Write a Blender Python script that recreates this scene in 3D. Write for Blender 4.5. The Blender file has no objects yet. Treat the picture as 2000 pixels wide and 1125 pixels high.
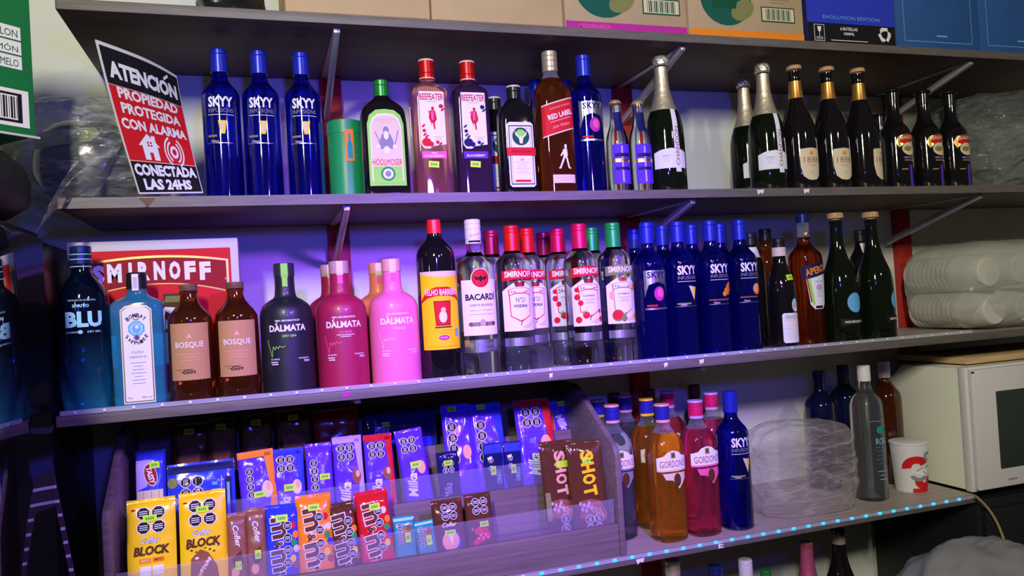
import bpy, bmesh, math, random
from mathutils import Vector, Matrix, noise
random.seed(7)
scene = bpy.context.scene
COL = scene.collection
PI = math.pi

# ------------------------------------------------------------------ camera
YAW, PITCH, ROLL, F = 0.3136685, 0.0178020, -0.0601986, 1501.53
CP = Vector((0, -1.5, 1.5))
_f = Vector((math.sin(YAW)*math.cos(PITCH), math.cos(YAW)*math.cos(PITCH), math.sin(PITCH)))
_r0 = Vector((math.cos(YAW), -math.sin(YAW), 0)); _u0 = _r0.cross(_f)
_r = _r0*math.cos(ROLL) + _u0*math.sin(ROLL); _u = _u0*math.cos(ROLL) - _r0*math.sin(ROLL)
cam = bpy.data.cameras.new('camera'); co = bpy.data.objects.new('camera', cam); COL.objects.link(co)
M = Matrix((( _r.x, _u.x, -_f.x, CP.x), (_r.y, _u.y, -_f.y, CP.y), (_r.z, _u.z, -_f.z, CP.z), (0, 0, 0, 1)))
co.matrix_world = M
cam.sensor_width = 36; cam.lens = F/2000*36; cam.clip_start = .01
scene.camera = co

def at(px, py, Y):                       # a measured pixel and a known depth give a real place
    d = _f*F + _r*(px-1000) + _u*(562.5-py)
    return CP + d*((Y-CP.y)/d.y)

# ------------------------------------------------------------------ world, lights, exposure
w = bpy.data.worlds.new('world'); scene.world = w; w.use_nodes = True
w.node_tree.nodes['Background'].inputs[0].default_value = (.55, .50, .46, 1)
w.node_tree.nodes['Background'].inputs[1].default_value = .07
scene.view_settings.view_transform = 'Standard'; scene.view_settings.look = 'None'
scene.view_settings.gamma = 1; scene.view_settings.exposure = .18; scene.view_settings.use_curve_mapping = False

def area(name, loc, target, size, power, color, spread=PI):
    l = bpy.data.lights.new(name, 'AREA'); l.shape = 'DISK'; l.size = size; l.energy = power; l.color = color; l.spread = spread
    o = bpy.data.objects.new(name, l); COL.objects.link(o); o.location = loc
    o.rotation_euler = (Vector(target)-Vector(loc)).to_track_quat('-Z', 'Y').to_euler()
    return o
def tube(name, loc, target, sx, sy, power, color):
    o = area(name, loc, target, .1, power, color); o.data.shape = 'RECTANGLE'; o.data.size = sx; o.data.size_y = sy
tube('ceiling_lamp', (-.55, -2.4, 2.55), (.6, .2, 1.75), .13, .42, 54, (1, .94, .80))
tube('ceiling_lamp', (1.7, -2.7, 2.62), (.9, .2, 1.6), .12, .12, 9, (1, .92, .82))
def spot(name, loc, target, power, color, cone, blend, rad=.05):
    l = bpy.data.lights.new(name, 'SPOT'); l.energy = power; l.color = color; l.spot_size = math.radians(cone); l.spot_blend = blend; l.shadow_soft_size = rad
    o = bpy.data.objects.new(name, l); COL.objects.link(o); o.location = loc
    o.rotation_euler = (Vector(target)-Vector(loc)).to_track_quat('-Z', 'Y').to_euler()
spot('violet_party_lamp', (.55, -1.25, 1.92), (.42, .1, 1.22), 150, (.29, .07, 1.0), 70, 1.0)
spot('blue_party_lamp', (.15, -1.7, 1.78), (.45, .3, 1.66), 58, (.06, .06, 1.0), 66, 1.0)

# ------------------------------------------------------------------ materials
_m = {}
def mat(name, c=(.5, .5, .5), rough=.5, metal=0., trans=0., ior=1.45, emit=0., alpha=1., coat=0., noise_amt=0., nscale=30., stretch=(1, 1, 1), bump=0., spec=.5, sub=0.):
    if name in _m: return _m[name]
    m = bpy.data.materials.new(name); m.use_nodes = True; nt = m.node_tree; b = nt.nodes['Principled BSDF']; I = b.inputs
    I['Base Color'].default_value = (*c, 1); I['Roughness'].default_value = rough; I['Metallic'].default_value = metal
    I['Transmission Weight'].default_value = trans; I['IOR'].default_value = ior; I['Alpha'].default_value = alpha
    I['Coat Weight'].default_value = coat; I['Specular IOR Level'].default_value = spec
    if emit: I['Emission Color'].default_value = (*c, 1); I['Emission Strength'].default_value = emit
    if noise_amt or bump:
        tc = nt.nodes.new('ShaderNodeTexCoord'); mp = nt.nodes.new('ShaderNodeMapping'); mp.inputs['Scale'].default_value = stretch
        nz = nt.nodes.new('ShaderNodeTexNoise'); nz.inputs['Scale'].default_value = nscale; nz.inputs['Detail'].default_value = 5
        nt.links.new(tc.outputs['Object'], mp.inputs[0]); nt.links.new(mp.outputs[0], nz.inputs['Vector'])
        if noise_amt:
            cr = nt.nodes.new('ShaderNodeValToRGB'); e = cr.color_ramp.elements
            e[0].position = .3; e[1].position = .7
            e[0].color = (*[x*(1-noise_amt) for x in c], 1); e[1].color = (*[min(1, x*(1+noise_amt)) for x in c], 1)
            nt.links.new(nz.outputs['Fac'], cr.inputs[0]); nt.links.new(cr.outputs[0], I['Base Color'])
        if bump:
            bp = nt.nodes.new('ShaderNodeBump'); bp.inputs['Strength'].default_value = bump; bp.inputs['Distance'].default_value = .002
            nt.links.new(nz.outputs['Fac'], bp.inputs['Height']); nt.links.new(bp.outputs[0], I['Normal'])
    _m[name] = m; return m
def film(name, c, alpha, rough=.12):     # thin clear plastic
    if name in _m: return _m[name]
    m = bpy.data.materials.new(name); m.use_nodes = True; nt = m.node_tree; nt.nodes.remove(nt.nodes['Principled BSDF'])
    out = nt.nodes['Material Output']; t = nt.nodes.new('ShaderNodeBsdfTransparent'); p = nt.nodes.new('ShaderNodeBsdfPrincipled'); mx = nt.nodes.new('ShaderNodeMixShader')
    p.inputs['Base Color'].default_value = (*c, 1); p.inputs['Roughness'].default_value = rough
    if 'bag' in name:
        tc = nt.nodes.new('ShaderNodeTexCoord'); mp = nt.nodes.new('ShaderNodeMapping'); mp.inputs['Rotation'].default_value = (0, .6, .3); mp.inputs['Scale'].default_value = (1, 1, 4)
        nz = nt.nodes.new('ShaderNodeTexNoise'); nz.inputs['Scale'].default_value = 14; nz.inputs['Detail'].default_value = 3; nz.inputs['Distortion'].default_value = 1.2
        bp = nt.nodes.new('ShaderNodeBump'); bp.inputs['Strength'].default_value = .9; bp.inputs['Distance'].default_value = .012
        nt.links.new(tc.outputs['Object'], mp.inputs[0]); nt.links.new(mp.outputs[0], nz.inputs['Vector']); nt.links.new(nz.outputs['Fac'], bp.inputs['Height']); nt.links.new(bp.outputs[0], p.inputs['Normal'])
    lw = nt.nodes.new('ShaderNodeLayerWeight'); lw.inputs[0].default_value = .25
    mr = nt.nodes.new('ShaderNodeMapRange'); mr.inputs['To Min'].default_value = alpha; mr.inputs['To Max'].default_value = min(1, alpha+.45)
    nt.links.new(lw.outputs['Facing'], mr.inputs[0])
    if 'bag' in name:
        v1 = nt.nodes.new('ShaderNodeTexVoronoi'); v1.feature = 'DISTANCE_TO_EDGE'; v1.inputs['Scale'].default_value = 9; v1.inputs['Randomness'].default_value = 1
        m2 = nt.nodes.new('ShaderNodeMapping'); m2.inputs['Rotation'].default_value = (.2, .7, .2); m2.inputs['Scale'].default_value = (.8, 1, 3.2)
        ad = nt.nodes.new('ShaderNodeVectorMath'); ad.operation = 'MULTIPLY_ADD'; ad.inputs[1].default_value = (.08, .08, .08)
        nt.links.new(tc.outputs['Object'], m2.inputs[0]); nt.links.new(nz.outputs['Color'], ad.inputs[0]); nt.links.new(m2.outputs[0], ad.inputs[2]); nt.links.new(ad.outputs[0], v1.inputs['Vector'])
        r2 = nt.nodes.new('ShaderNodeMapRange'); r2.inputs['From Min'].default_value = 0; r2.inputs['From Max'].default_value = .09; r2.inputs['To Min'].default_value = .38; r2.inputs['To Max'].default_value = 0  # film whitened along creases, painting in the crinkle highlights
        ml = nt.nodes.new('ShaderNodeMath'); ml.operation = 'MULTIPLY'; sm = nt.nodes.new('ShaderNodeMath'); sm.operation = 'ADD'; sm.use_clamp = True
        nt.links.new(v1.outputs['Distance'], r2.inputs[0]); nt.links.new(r2.outputs[0], ml.inputs[0]); nt.links.new(nz.outputs['Fac'], ml.inputs[1]); nt.links.new(ml.outputs[0], sm.inputs[0]); nt.links.new(mr.outputs[0], sm.inputs[1]); nt.links.new(sm.outputs[0], mx.inputs[0])
    else: nt.links.new(mr.outputs[0], mx.inputs[0])
    nt.links.new(t.outputs[0], mx.inputs[1]); nt.links.new(p.outputs[0], mx.inputs[2]); nt.links.new(mx.outputs[0], out.inputs[0])
    _m[name] = m; return m
PC = dict(white=(.82, .82, .84), black=(.012, .012, .015), red=(.62, .015, .02), darkred=(.30, .01, .015), green=(.03, .32, .07), lime=(.30, .75, .10), darkgreen=(.01, .09, .04),
    silver=(.55, .55, .58), gold=(.65, .42, .12), cream=(.72, .62, .40), kraft=(.50, .28, .11), yellow=(.95, .66, .01), orange=(.85, .26, .02), blue=(.03, .05, .55), sky=(.15, .45, .75),
    navy=(.01, .012, .09), pink=(.80, .12, .30), magenta=(.50, .03, .30), brown=(.10, .035, .015), milk=(.27, .10, .05), purple=(.11, .035, .60), lilac=(.50, .38, .75), grey=(.25, .25, .27),
    sticker=(.45, .88, .02), peach=(.80, .42, .25), teal=(.02, .30, .28), olive=(.22, .24, .08), aqua=(.35, .75, .85))
def P(c):
    if c in ('silver', 'gold'): return mat('foil_'+c, PC[c], .28, .9)
    if c == 'sticker': return mat('sticker_paper', (.55, .95, .02), .6)
    return mat('print_'+c, PC[c], .55, spec=.15)

# ------------------------------------------------------------------ mesh helpers
def link(name, me, parent=None, smooth=None):
    o = bpy.data.objects.new(name, me); COL.objects.link(o)
    if parent: o.parent = parent
    if smooth is not None and len(me.polygons):
        me.shade_smooth(); me.set_sharp_from_angle(angle=math.radians(smooth))
    return o
def bmobj(name, bm, mats, parent=None, smooth=None):
    me = bpy.data.meshes.new(name); bm.to_mesh(me); bm.free()
    for m in (mats if isinstance(mats, (list, tuple)) else [mats]): me.materials.append(m)
    return link(name, me, parent, smooth)
def thing(name, label, cat, loc=(0, 0, 0), rotz=0, group=None):
    o = bpy.data.objects.new(name, None); COL.objects.link(o); o.location = loc; o.rotation_euler = (0, 0, rotz); o.empty_display_size = .05
    o['label'] = label; o['category'] = cat
    if group: o['group'] = group
    return o
def tag(o, label, cat, group=None, kind=None):
    o['label'] = label; o['category'] = cat
    if group: o['group'] = group
    if kind: o['kind'] = kind
    return o
def copy_tree(o, parent=None):
    c = o.copy(); COL.objects.link(c); c.parent = parent
    for ch in list(o.children): copy_tree(ch, c)
    return c
def box(bm, x0, x1, y0, y1, z0, z1, bev=0):
    vs = [bm.verts.new((x, y, z)) for x in (x0, x1) for y in (y0, y1) for z in (z0, z1)]
    fs = [bm.faces.new([vs[i] for i in q]) for q in ((0, 1, 3, 2), (4, 6, 7, 5), (0, 4, 5, 1), (2, 3, 7, 6), (0, 2, 6, 4), (1, 5, 7, 3))]
    if bev: bmesh.ops.bevel(bm, geom=list({e for f in fs for e in f.edges}), offset=bev, segments=2, affect='EDGES', profile=.5)
def boxobj(name, dims, m, parent=None, bev=0, smooth=40):
    bm = bmesh.new(); box(bm, *dims, bev); return bmobj(name, bm, m, parent, smooth if bev else None)
def prism(name, pts, axis, a0, a1, m, parent=None, bev=0):     # polygon pts (2D) extruded along axis
    bm = bmesh.new()
    def v(p, a): return (a, p[0], p[1]) if axis == 'x' else ((p[0], a, p[1]) if axis == 'y' else (p[0], p[1], a))
    A = [bm.verts.new(v(p, a0)) for p in pts]; B = [bm.verts.new(v(p, a1)) for p in pts]; n = len(pts)
    bm.faces.new(A); bm.faces.new(B[::-1])
    for i in range(n): bm.faces.new((A[i], B[i], B[(i+1) % n], A[(i+1) % n]))
    bmesh.ops.recalc_face_normals(bm, faces=bm.faces)
    if bev: bmesh.ops.bevel(bm, geom=list(bm.edges), offset=bev, segments=2, affect='EDGES', profile=.5)
    return bmobj(name, bm, m, parent, 40)

class Prof:                                # stack of superellipse sections: (z, r) or (z, rx, ry, n); trailing 's' keeps a corner
    def __init__(s, pts, it=3):
        P_ = []
        for p in pts:
            sh = p[-1] == 's'; q = p[:-1] if sh else p
            if len(q) == 2: q = (q[0], q[1], q[1], 2.0)
            P_.append((tuple(map(float, q)), sh))
        for _ in range(it):
            N = []
            for i in range(len(P_)-1):
                (a, sa), (b, sb) = P_[i], P_[i+1]
                if sa or i == 0:
                    if not N or N[-1][0] != a: N.append((a, True))
                else: N.append((tuple(.75*x+.25*y for x, y in zip(a, b)), False))
                if sb or i == len(P_)-2: N.append((b, True))
                else: N.append((tuple(.25*x+.75*y for x, y in zip(a, b)), False))
            P_ = [N[0]] + [N[k] for k in range(1, len(N)) if N[k][0] != N[k-1][0]]
        s.S = [p for p, _ in P_]
    def ev(s, z):
        S = s.S
        if z <= S[0][0]: return S[0][1:]
        for a, b in zip(S, S[1:]):
            if a[0] <= z <= b[0] and b[0] > a[0]:
                t = (z-a[0])/(b[0]-a[0]); return tuple(x+(y-x)*t for x, y in zip(a[1:], b[1:]))
        return S[-1][1:]
    def surf(s, u, v, d):
        rx, ry, n = s.ev(v)
        if n < 2.3:
            a = u/max(rx, .004); return ((rx+d)*math.sin(a), -(ry+d)*math.cos(a), v)
        t = min(.98, abs(u/rx)); return (u, -(ry*(1-t**n)**(1/n)+d), v)
def loft(name, prof, m, parent=None, N=40, level=None, mtop=None, twist=None, smooth=35):
    bm = bmesh.new(); rings = []
    for (z, rx, ry, n) in prof.S:
        ring = []
        for k in range(N):
            t = 2*PI*k/N; c, s_ = math.cos(t), math.sin(t); e = 2/n
            x = rx*math.copysign(abs(c)**e, c); y = ry*math.copysign(abs(s_)**e, s_)
            if twist: f = twist(t, z); x *= f; y *= f
            ring.append(bm.verts.new((x, y, z)))
        rings.append(ring)
    bm.faces.new(rings[0][::-1]); ft = bm.faces.new(rings[-1])
    if mtop: ft.material_index = 1
    for a, b, sa in zip(rings, rings[1:], prof.S):
        for k in range(N):
            f = bm.faces.new((a[k], a[(k+1) % N], b[(k+1) % N], b[k]))
            if mtop and sa[0] >= level: f.material_index = 1
    return bmobj(name, bm, [m, mtop] if mtop else m, parent, smooth)

_txt = {}
def text_geo(s, bold, shear):
    k = (s, bold, shear)
    if k not in _txt:
        c = bpy.data.curves.new('t', 'FONT'); c.body = s; c.size = 1; c.offset = bold; c.resolution_u = 2; c.shear = shear
        o = bpy.data.objects.new('t', c); me = bpy.data.meshes.new_from_object(o)
        vs = [(v.co.x, v.co.y) for v in me.vertices]; fs = [tuple(p.vertices) for p in me.polygons]
        bpy.data.objects.remove(o); bpy.data.curves.remove(c); bpy.data.meshes.remove(me)
        x0 = min(v[0] for v in vs); x1 = max(v[0] for v in vs); y0 = min(v[1] for v in vs); y1 = max(v[1] for v in vs)
        _txt[k] = ([((x-(x0+x1)/2)/(x1-x0), (y-(y0+y1)/2)/(y1-y0)) for x, y in vs], fs)
    return _txt[k]
class Art:                                 # flat print, laid on a surface in thin layers
    def __init__(s): s.L = []
    def raw(s, vs, fs, c, l): s.L.append((vs, fs, c, l)); return s
    def poly(s, pts, c, l=1): return s.raw(list(pts), [tuple(range(len(pts)))], c, l)
    def rect(s, cx, cy, w_, h_, c, l=1, rot=0):
        a = math.radians(rot); ca, sa = math.cos(a), math.sin(a)
        return s.poly([(cx+x*ca-y*sa, cy+x*sa+y*ca) for x, y in ((-w_/2, -h_/2), (w_/2, -h_/2), (w_/2, h_/2), (-w_/2, h_/2))], c, l)
    def ell(s, cx, cy, rx, ry, c, l=1, n=20, rot=0):
        a = math.radians(rot); ca, sa = math.cos(a), math.sin(a)
        P_ = [(rx*math.cos(2*PI*k/n), ry*math.sin(2*PI*k/n)) for k in range(n)]
        return s.poly([(cx+x*ca-y*sa, cy+x*sa+y*ca) for x, y in P_], c, l)
    def octa(s, cx, cy, r, c, l=1):
        return s.poly([(cx+r*math.cos(PI/8+k*PI/4), cy+r*math.sin(PI/8+k*PI/4)) for k in range(8)], c, l)
    def text(s, t, cx, cy, w_, h_, c, l=2, bold=.02, shear=0, rot=0):
        vs, fs = text_geo(t, bold, shear); a = math.radians(rot); ca, sa = math.cos(a), math.sin(a)
        return s.raw([(cx+x*w_*ca-y*h_*sa, cy+x*w_*sa+y*h_*ca) for x, y in vs], fs, c, l)
    def lines(s, cx, cy, w_, n, dy, c, l=2, th=.0008, rot=0):
        a = math.radians(rot)
        for k in range(n):
            o = (k-(n-1)/2)*dy; ww = w_*(.75+.25*math.cos(k*2.3))
            s.rect(cx-o*math.sin(a)*-1 if rot else cx, cy-o*math.cos(a), ww, th, c, l, rot)
        return s
    def seal(s, cx, cy, r, vert=False, l=3):
        s.octa(cx, cy, r, 'white', l); s.octa(cx, cy, r*.86, 'black', l+1)
        for k in (-1, 0, 1):
            if vert: s.rect(cx+k*r*.28, cy, r*.11, r*1.15, 'white', l+2)
            else: s.rect(cx, cy+k*r*.28, r*1.15, r*.11, 'white', l+2)
        return s
    def seals(s, cx, cy, r, cols, rows, vert=False, l=3):
        for i in range(cols):
            for j in range(rows): s.seal(cx+(i-(cols-1)/2)*2*r, cy+(j-(rows-1)/2)*2*r, r, vert, l)
        return s
    def frame(s, cx, cy, w_, h_, t, c, l=2):
        s.rect(cx, cy+h_/2, w_+t, t, c, l); s.rect(cx, cy-h_/2, w_+t, t, c, l); s.rect(cx-w_/2, cy, t, h_, c, l); s.rect(cx+w_/2, cy, t, h_, c, l); return s
    def build(s, name, parent, fn, us=0, vs=0, d0=.0003, dl=.00022):
        bm = bmesh.new(); names = []; 
        lay = bm.verts.layers.float.new('l')
        for V_, F_, c, l in s.L:
            if c not in names: names.append(c)
            bv = []
            for x, y in V_:
                q = bm.verts.new((x, y, 0)); q[lay] = l; bv.append(q)
            for f in F_:
                try: g = bm.faces.new([bv[i] for i in f]); g.material_index = names.index(c)
                except ValueError: pass
        for step, ax in ((us, 0), (vs, 1)):
            if step:
                lo = min(v.co[ax] for v in bm.verts); hi = max(v.co[ax] for v in bm.verts)
                k = math.ceil(lo/step)
                while k*step < hi:
                    p = [0, 0, 0]; n = [0, 0, 0]; p[ax] = k*step; n[ax] = 1
                    bmesh.ops.bisect_plane(bm, geom=bm.verts[:]+bm.edges[:]+bm.faces[:], plane_co=p, plane_no=n, dist=1e-7); k += 1
        for v in bm.verts: v.co = Vector(fn(v.co.x, v.co.y, d0+dl*v[lay]))
        return bmobj(name, bm, [P(c) for c in names], parent)
def on(prof, us=.006, vs=0, **k): return dict(fn=prof.surf, us=us, vs=vs, **k)
def flat(y=0): return dict(fn=lambda u, v, d: (u, y-d, v))
def sticker(parent, fn, cx, cy, w_=.022, h_=.012, rot=0, us=.006):
    A = Art(); A.rect(cx, cy, w_, h_, 'sticker', 8, rot); st = A.build('price_sticker', parent, fn, us)
    B = Art(); 
    for k in range(4): B.rect(cx+(k-1.5)*w_*.16*math.cos(math.radians(rot)), cy+(k-1.5)*w_*.16*math.sin(math.radians(rot)), w_*.09, h_*.4, 'green', 9, rot)
    B.build('printed_price', st, fn, us); return st

# ------------------------------------------------------------------ glass and surface materials
G_CLEAR = mat('clear_glass', (.90, .94, .98), .02, trans=1, ior=1.4)
G_EMPTY = film('clear_neck_glass', (.45, .5, .55), .12, .05)
G_COBALT = mat('cobalt_glass', (.003, .005, .42), .05, trans=.93, ior=1.45, coat=.3)
G_BLUE = mat('sky_blue_glass', (.10, .66, .94), .03, trans=.82, ior=1.38)
G_NAVY = mat('dark_teal_glass', (.003, .012, .045), .06, trans=.4, ior=1.45, coat=.5)
G_AMBER = mat('amber_glass', (.20, .045, .010), .06, trans=.85, ior=1.45, coat=.4)
G_GREEN = mat('bottle_green_glass', (.006, .011, .004), .06, trans=.4, ior=1.45, coat=.4)
G_BLACK = mat('black_glass', (.006, .005, .006), .06, coat=.6)
G_WHISKY = mat('whisky_in_glass', (.26, .055, .012), .03, trans=.85, ior=1.38)
G_ORANGE = mat('amber_gin_in_glass', (.95, .45, .04), .02, trans=.92, ior=1.38)
G_PINK = mat('pink_gin_in_glass', (.90, .12, .22), .02, trans=.92, ior=1.38)
G_ROSE = mat('rose_gin_in_glass', (.92, .36, .40), .03, trans=.93, ior=1.38)
G_APEROL = mat('orange_aperitif_in_glass', (.30, .035, .008), .03, trans=.93, ior=1.38)
G_PURP = mat('dark_berry_gin_in_glass', (.05, .02, .06), .04, trans=.5, ior=1.4)
G_GREY = mat('dim_clear_glass', (.72, .78, .82), .03, trans=.97, ior=1.33)
WOOD = mat('dark_laminate', (.105, .056, .033), .55, noise_amt=.25, nscale=9, stretch=(.6, 8, 8), bump=.05)
EDGE = mat('edge_banding', (.135, .118, .105), .5, noise_amt=.18, nscale=30, stretch=(.5, 6, 6), bump=.06)
TOPM = mat('pale_shelf_top', (.42, .36, .31), .45, noise_amt=.15, nscale=9, stretch=(.6, 8, 8))
STANDW = mat('stand_laminate', (.17, .13, .12), .5, noise_amt=.22, nscale=16, stretch=(.35, 5, 8), bump=.08)
WALL = mat('painted_wall', (.66, .70, .60), .8, noise_amt=.04, nscale=6, bump=.15)
REDP = mat('red_painted_post', (.42, .02, .015), .5, noise_amt=.12, nscale=20)
METAL = mat('bracket_steel', (.55, .55, .58), .35, .6)

# ------------------------------------------------------------------ structure
ZS = {1: 2.0757, 2: 1.7262, 3: 1.3504, 4: .9464}
def structure(name, dims, m):
    o = boxobj(name, dims, m); o['kind'] = 'structure'; return o
structure('floor', (-3, 4, -4, .5, -.1, 0), mat('floor_tiles', (.05, .05, .055), .5, noise_amt=.2, nscale=3))
structure('wall_back', (-3, 4, .372, .5, 0, 3.2), WALL)

def shelf(n, x0, x1, label, y0=0., th=.019, notch=None):
    z = ZS[n]; t = thing('wall_shelf', label, 'shelf', (0, 0, z), 0, 'long wall shelves')
    boxobj('shelf_board', (x0, x1, y0+.0015, .3685, -th, -.0012), WOOD, t, .0003)
    boxobj('top_sheet', (x0, x1, y0+.0015, .3685, -.0011, 0), TOPM, t)
    if notch:
        a, b = notch
        prism('edge_strip', [(x0, -th), (a+.004, -th), (b-.012, -th+.001), (a-.004, 0), (x0, 0)], 'y', y0-.0015, y0+.0012, EDGE, t)
        prism('edge_strip', [(b-.011, -th), (x1, -th), (x1, 0), (b+.005, 0)], 'y', y0-.0015, y0+.0012, EDGE, t)
    else: boxobj('edge_strip', (x0, x1, y0-.0015, y0+.0012, -th, 0), EDGE, t, .0005)
    return t
s1 = shelf(1, -.317, 2.75, 'top wall shelf, dark brown underside, carrying the cardboard boxes')
s2 = shelf(2, -.328, 2.75, 'second wall shelf, under the alarm sign and the champagne bottles', notch=(-.2, -.175))
s3 = shelf(3, -.347, 2.75, 'third wall shelf, carrying the pink bottles and the clear vodka bottles')
s4 = shelf(4, -.33, 1.675, 'lowest wall shelf in view, lit along its edge by cyan lights', th=.02)
def tape(parent, x, w_, txt=None, c='white', z=-.009):
    A = Art()
    if txt: A.text(txt, x, z, w_, .014, c, 1, .03)
    else: A.poly([(x-w_/2, z+.005), (x+w_/2, z+.006), (x+w_*.3, z-.004), (x, z-.001), (x-w_*.35, z-.006)], c, 1)
    A.build('paper_scrap', parent, lambda u, v, d: (u, -.0016-d, v))
tape(s2, at(1485, 382, 0).x, .02); tape(s2, at(1575, 382, 0).x, .018); tape(s3, at(676, 768, 0).x, .016, None, 'magenta'); tape(s3, at(1300, 716, 0).x, .01)
tape(s3, at(1076, 740, 0).x, .008); tape(s3, at(1370, 712, 0).x, .012); tape(s4, at(1407, 1062, 0).x, .013, 'E', z=-.012); tape(s4, at(1250, 1096, 0).x, .02, None, z=-.016)
# LED chips
def led_strip(parent_label, name, x0, x1, z, pitch, m, group=None):
    t = thing(name, parent_label, 'light strip', (x0, -.0045, z))
    boxobj('tape', (0, x1-x0, 0, .0025, -.004, .004), film('clear_silicone', (.6, .65, .7), .35), t)
    first = None; n = int((x1-x0)/pitch)
    for k in range(n):
        if first is None: o = boxobj('led_chip', (-.0026, .0026, -.0018, 0, -.0022, .0022), m, t, .0004); first = o
        else: o = first.copy(); COL.objects.link(o)
        o.location = (pitch*(k+.5), 0, 0)
    return t
LEDM = mat('lit_led', (.0, .34, 1.0), .4, emit=9)
OFFLED = mat('unlit_led', (.8, .78, .72), .3)
led_strip('cyan lit light strip along the lowest shelf edge', 'led_strip', .0, 1.668, ZS[4]-.004, .041, LEDM)
led_strip('unlit clear light strip along the third shelf edge', 'led_strip', -.34, 1.70, ZS[3]+.0045, .046, OFFLED)

for k, x in enumerate((.178, .946, 1.86)):
    lab = ['red painted upright behind the green canister', 'red painted upright behind the small clear bottles', 'red painted upright beside the white foam cups'][k]
    t = thing('wall_upright', lab, 'upright', (x, .3595, .3), 0, 'red wall uprights')
    zs = [.0]+[ZS[n]-.3 for n in (4, 3, 2, 1)]+[2.3]
    for a, b in zip(zs, zs[1:]): boxobj('post_section', (-.025, .025, -.012, .012, a+(.0005 if a else 0), b-.0205), REDP, t, .001)
labs = {1: 'top', 2: 'second', 3: 'third'}
for n in (1, 2, 3):
    for x, w_ in ((.165, 'left'), (.935, 'middle'), (1.79, 'right')):
        if n == 3 and x > 1: continue
        z = ZS[n]-.0193
        t = thing('shelf_bracket', f'grey steel bracket under the {labs[n]} shelf, the {w_} one', 'bracket', (x, 0, z), 0, 'shelf brackets')
        q_ = .30 if n == 3 else 1
        prism('diagonal_strut', [(.02, -.001), (.045, -.001), (.345, -.088*q_), (.345, -.105*q_), (.02, -.010)], 'x', -.006, .006, METAL, t, .001)
        boxobj('top_flange', (-.007, .007, .022, .345, -.0028, 0), METAL, t)
        if n == 1:
            for q in (.12, .22):
                B = Art(); 
                bm = bmesh.new(); bmesh.ops.create_uvsphere(bm, u_segments=8, v_segments=5, radius=.003); h_ = bmobj('screw', bm, mat('dark_screw', (.05, .04, .04), .4), t, 60); h_.location = (0, q, -.012-(q-.045)*.29)

# ------------------------------------------------------------------ bottle kinds (built at the origin, moved by put)
KIND = {}
def new(kind, name):
    t = thing(name, 'x', 'bottle'); KIND[kind] = [t, False]; return t
def put(kind, X, Y, shelf_n, label, group, rot=0, z=None, sc=1., cat='bottle'):
    t, used = KIND[kind]
    o = copy_tree(t) if used else t
    KIND[kind][1] = True
    o.location = (X, Y, ZS[shelf_n] if z is None else z); o.rotation_euler = (0, 0, math.radians(rot)); o.scale = (sc, sc, sc)
    o['label'] = label; o['category'] = cat
    if group: o['group'] = group
    return o
def Xp(px, py, Y): return at(px, py, Y).x

CAPB = mat('blue_metal_cap', (.02, .035, .50), .3, .35)
def cap(t, z0, z1, r, m, rings=(), N=32, name='cap', top=None, taper=0):
    pts = [(z0, r, 's'), (z0+.001, r, 's')]
    for q in rings: pts += [(q-.0012, r, 's'), (q, r*.94, 's'), (q+.0012, r, 's')]
    pts += [(z1-.002, r-taper, 's'), (z1, r-taper-.0016, 's')]
    c = loft(name, Prof(pts, 1), m, t, N)
    if top:
        tp = loft('cap_top', Prof([(z1-.003, r-taper+.0006, 's'), (z1+.0005, r-taper, 's'), (z1+.001, r-taper-.002, 's')], 1), top, c, N)
    return c

def skyy(kind, style, glass=G_COBALT):
    t = new(kind, 'vodka_bottle'); r = .0365
    pr = Prof([(0, r*.9, 's'), (.004, r, 's'), (.2, r), (.222, r*.99), (.238, .022), (.248, .0155), (.262, .0145, 's'), (.30, .0145, 's')])
    loft('glass_body', pr, glass, t, 44)
    cap(t, .262, .309, .0165, CAPB, (.298,))
    A = Art()
    if style == 'silver':
        A.poly([(-.030, .200), (.030, .200), (.030, .140), (.020, .168), (0, .174), (-.020, .168), (-.030, .140)], 'silver', 1)
        A.text('SKYY', 0, .190, .044, .014, 'navy', 2, .03); A.ell(.004, .148, .013, .016, 'magenta', 2); A.ell(.006, .150, .008, .010, 'pink', 3)
        A.rect(-.014, .122, .024, .004, 'red', 1); A.rect(0, .115, .060, .004, 'silver', 1)
    else:
        A.text('SKYY', 0, .197, .047, .021, 'white', 2, .035)
        A.text('INFUSIONS', .0, .180, .047, .008, 'grey', 2, 0)
        A.rect(0, .1715, .050, .0010, 'white', 2)
        if style == 'pine':
            A.poly([(-.006, .160), (.010, .160), (.006, .134), (-.002, .134)], 'yellow', 2); A.poly([(-.003, .157), (.006, .157), (.004, .138), (-.001, .138)], 'cream', 3)
            A.rect(-.018, .130, .018, .004, 'olive', 2)
        if style == 'cone':
            A.poly([(0, .162), (.020, .158), (.013, .128)], 'cream', 2); A.poly([(.013, .158), (.020, .158), (.014, .132)], 'yellow', 3); A.rect(-.012, .122, .032, .004, 'olive', 2)
        if style == 'berry':
            for x, z in ((.012, .147), (.018, .155), (.007, .139), (.017, .142), (.024, .149), (.024, .160)): A.ell(x, z, .006, .006, 'orange', 2)
            A.rect(-.006, .126, .05, .003, 'milk', 2)
        if style == 'peach':
            A.ell(.014, .146, .012, .013, 'orange', 2); A.ell(.012, .148, .008, .010, 'peach', 3); A.rect(-.006, .128, .045, .003, 'milk', 2)
        A.rect(-.006, .116, .052, .0012, 'silver', 2); A.text('750ml', -.014, .1195, .014, .004, 'white', 2, 0)
    A.build('printed_label', t, **on(pr)); return t
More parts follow.
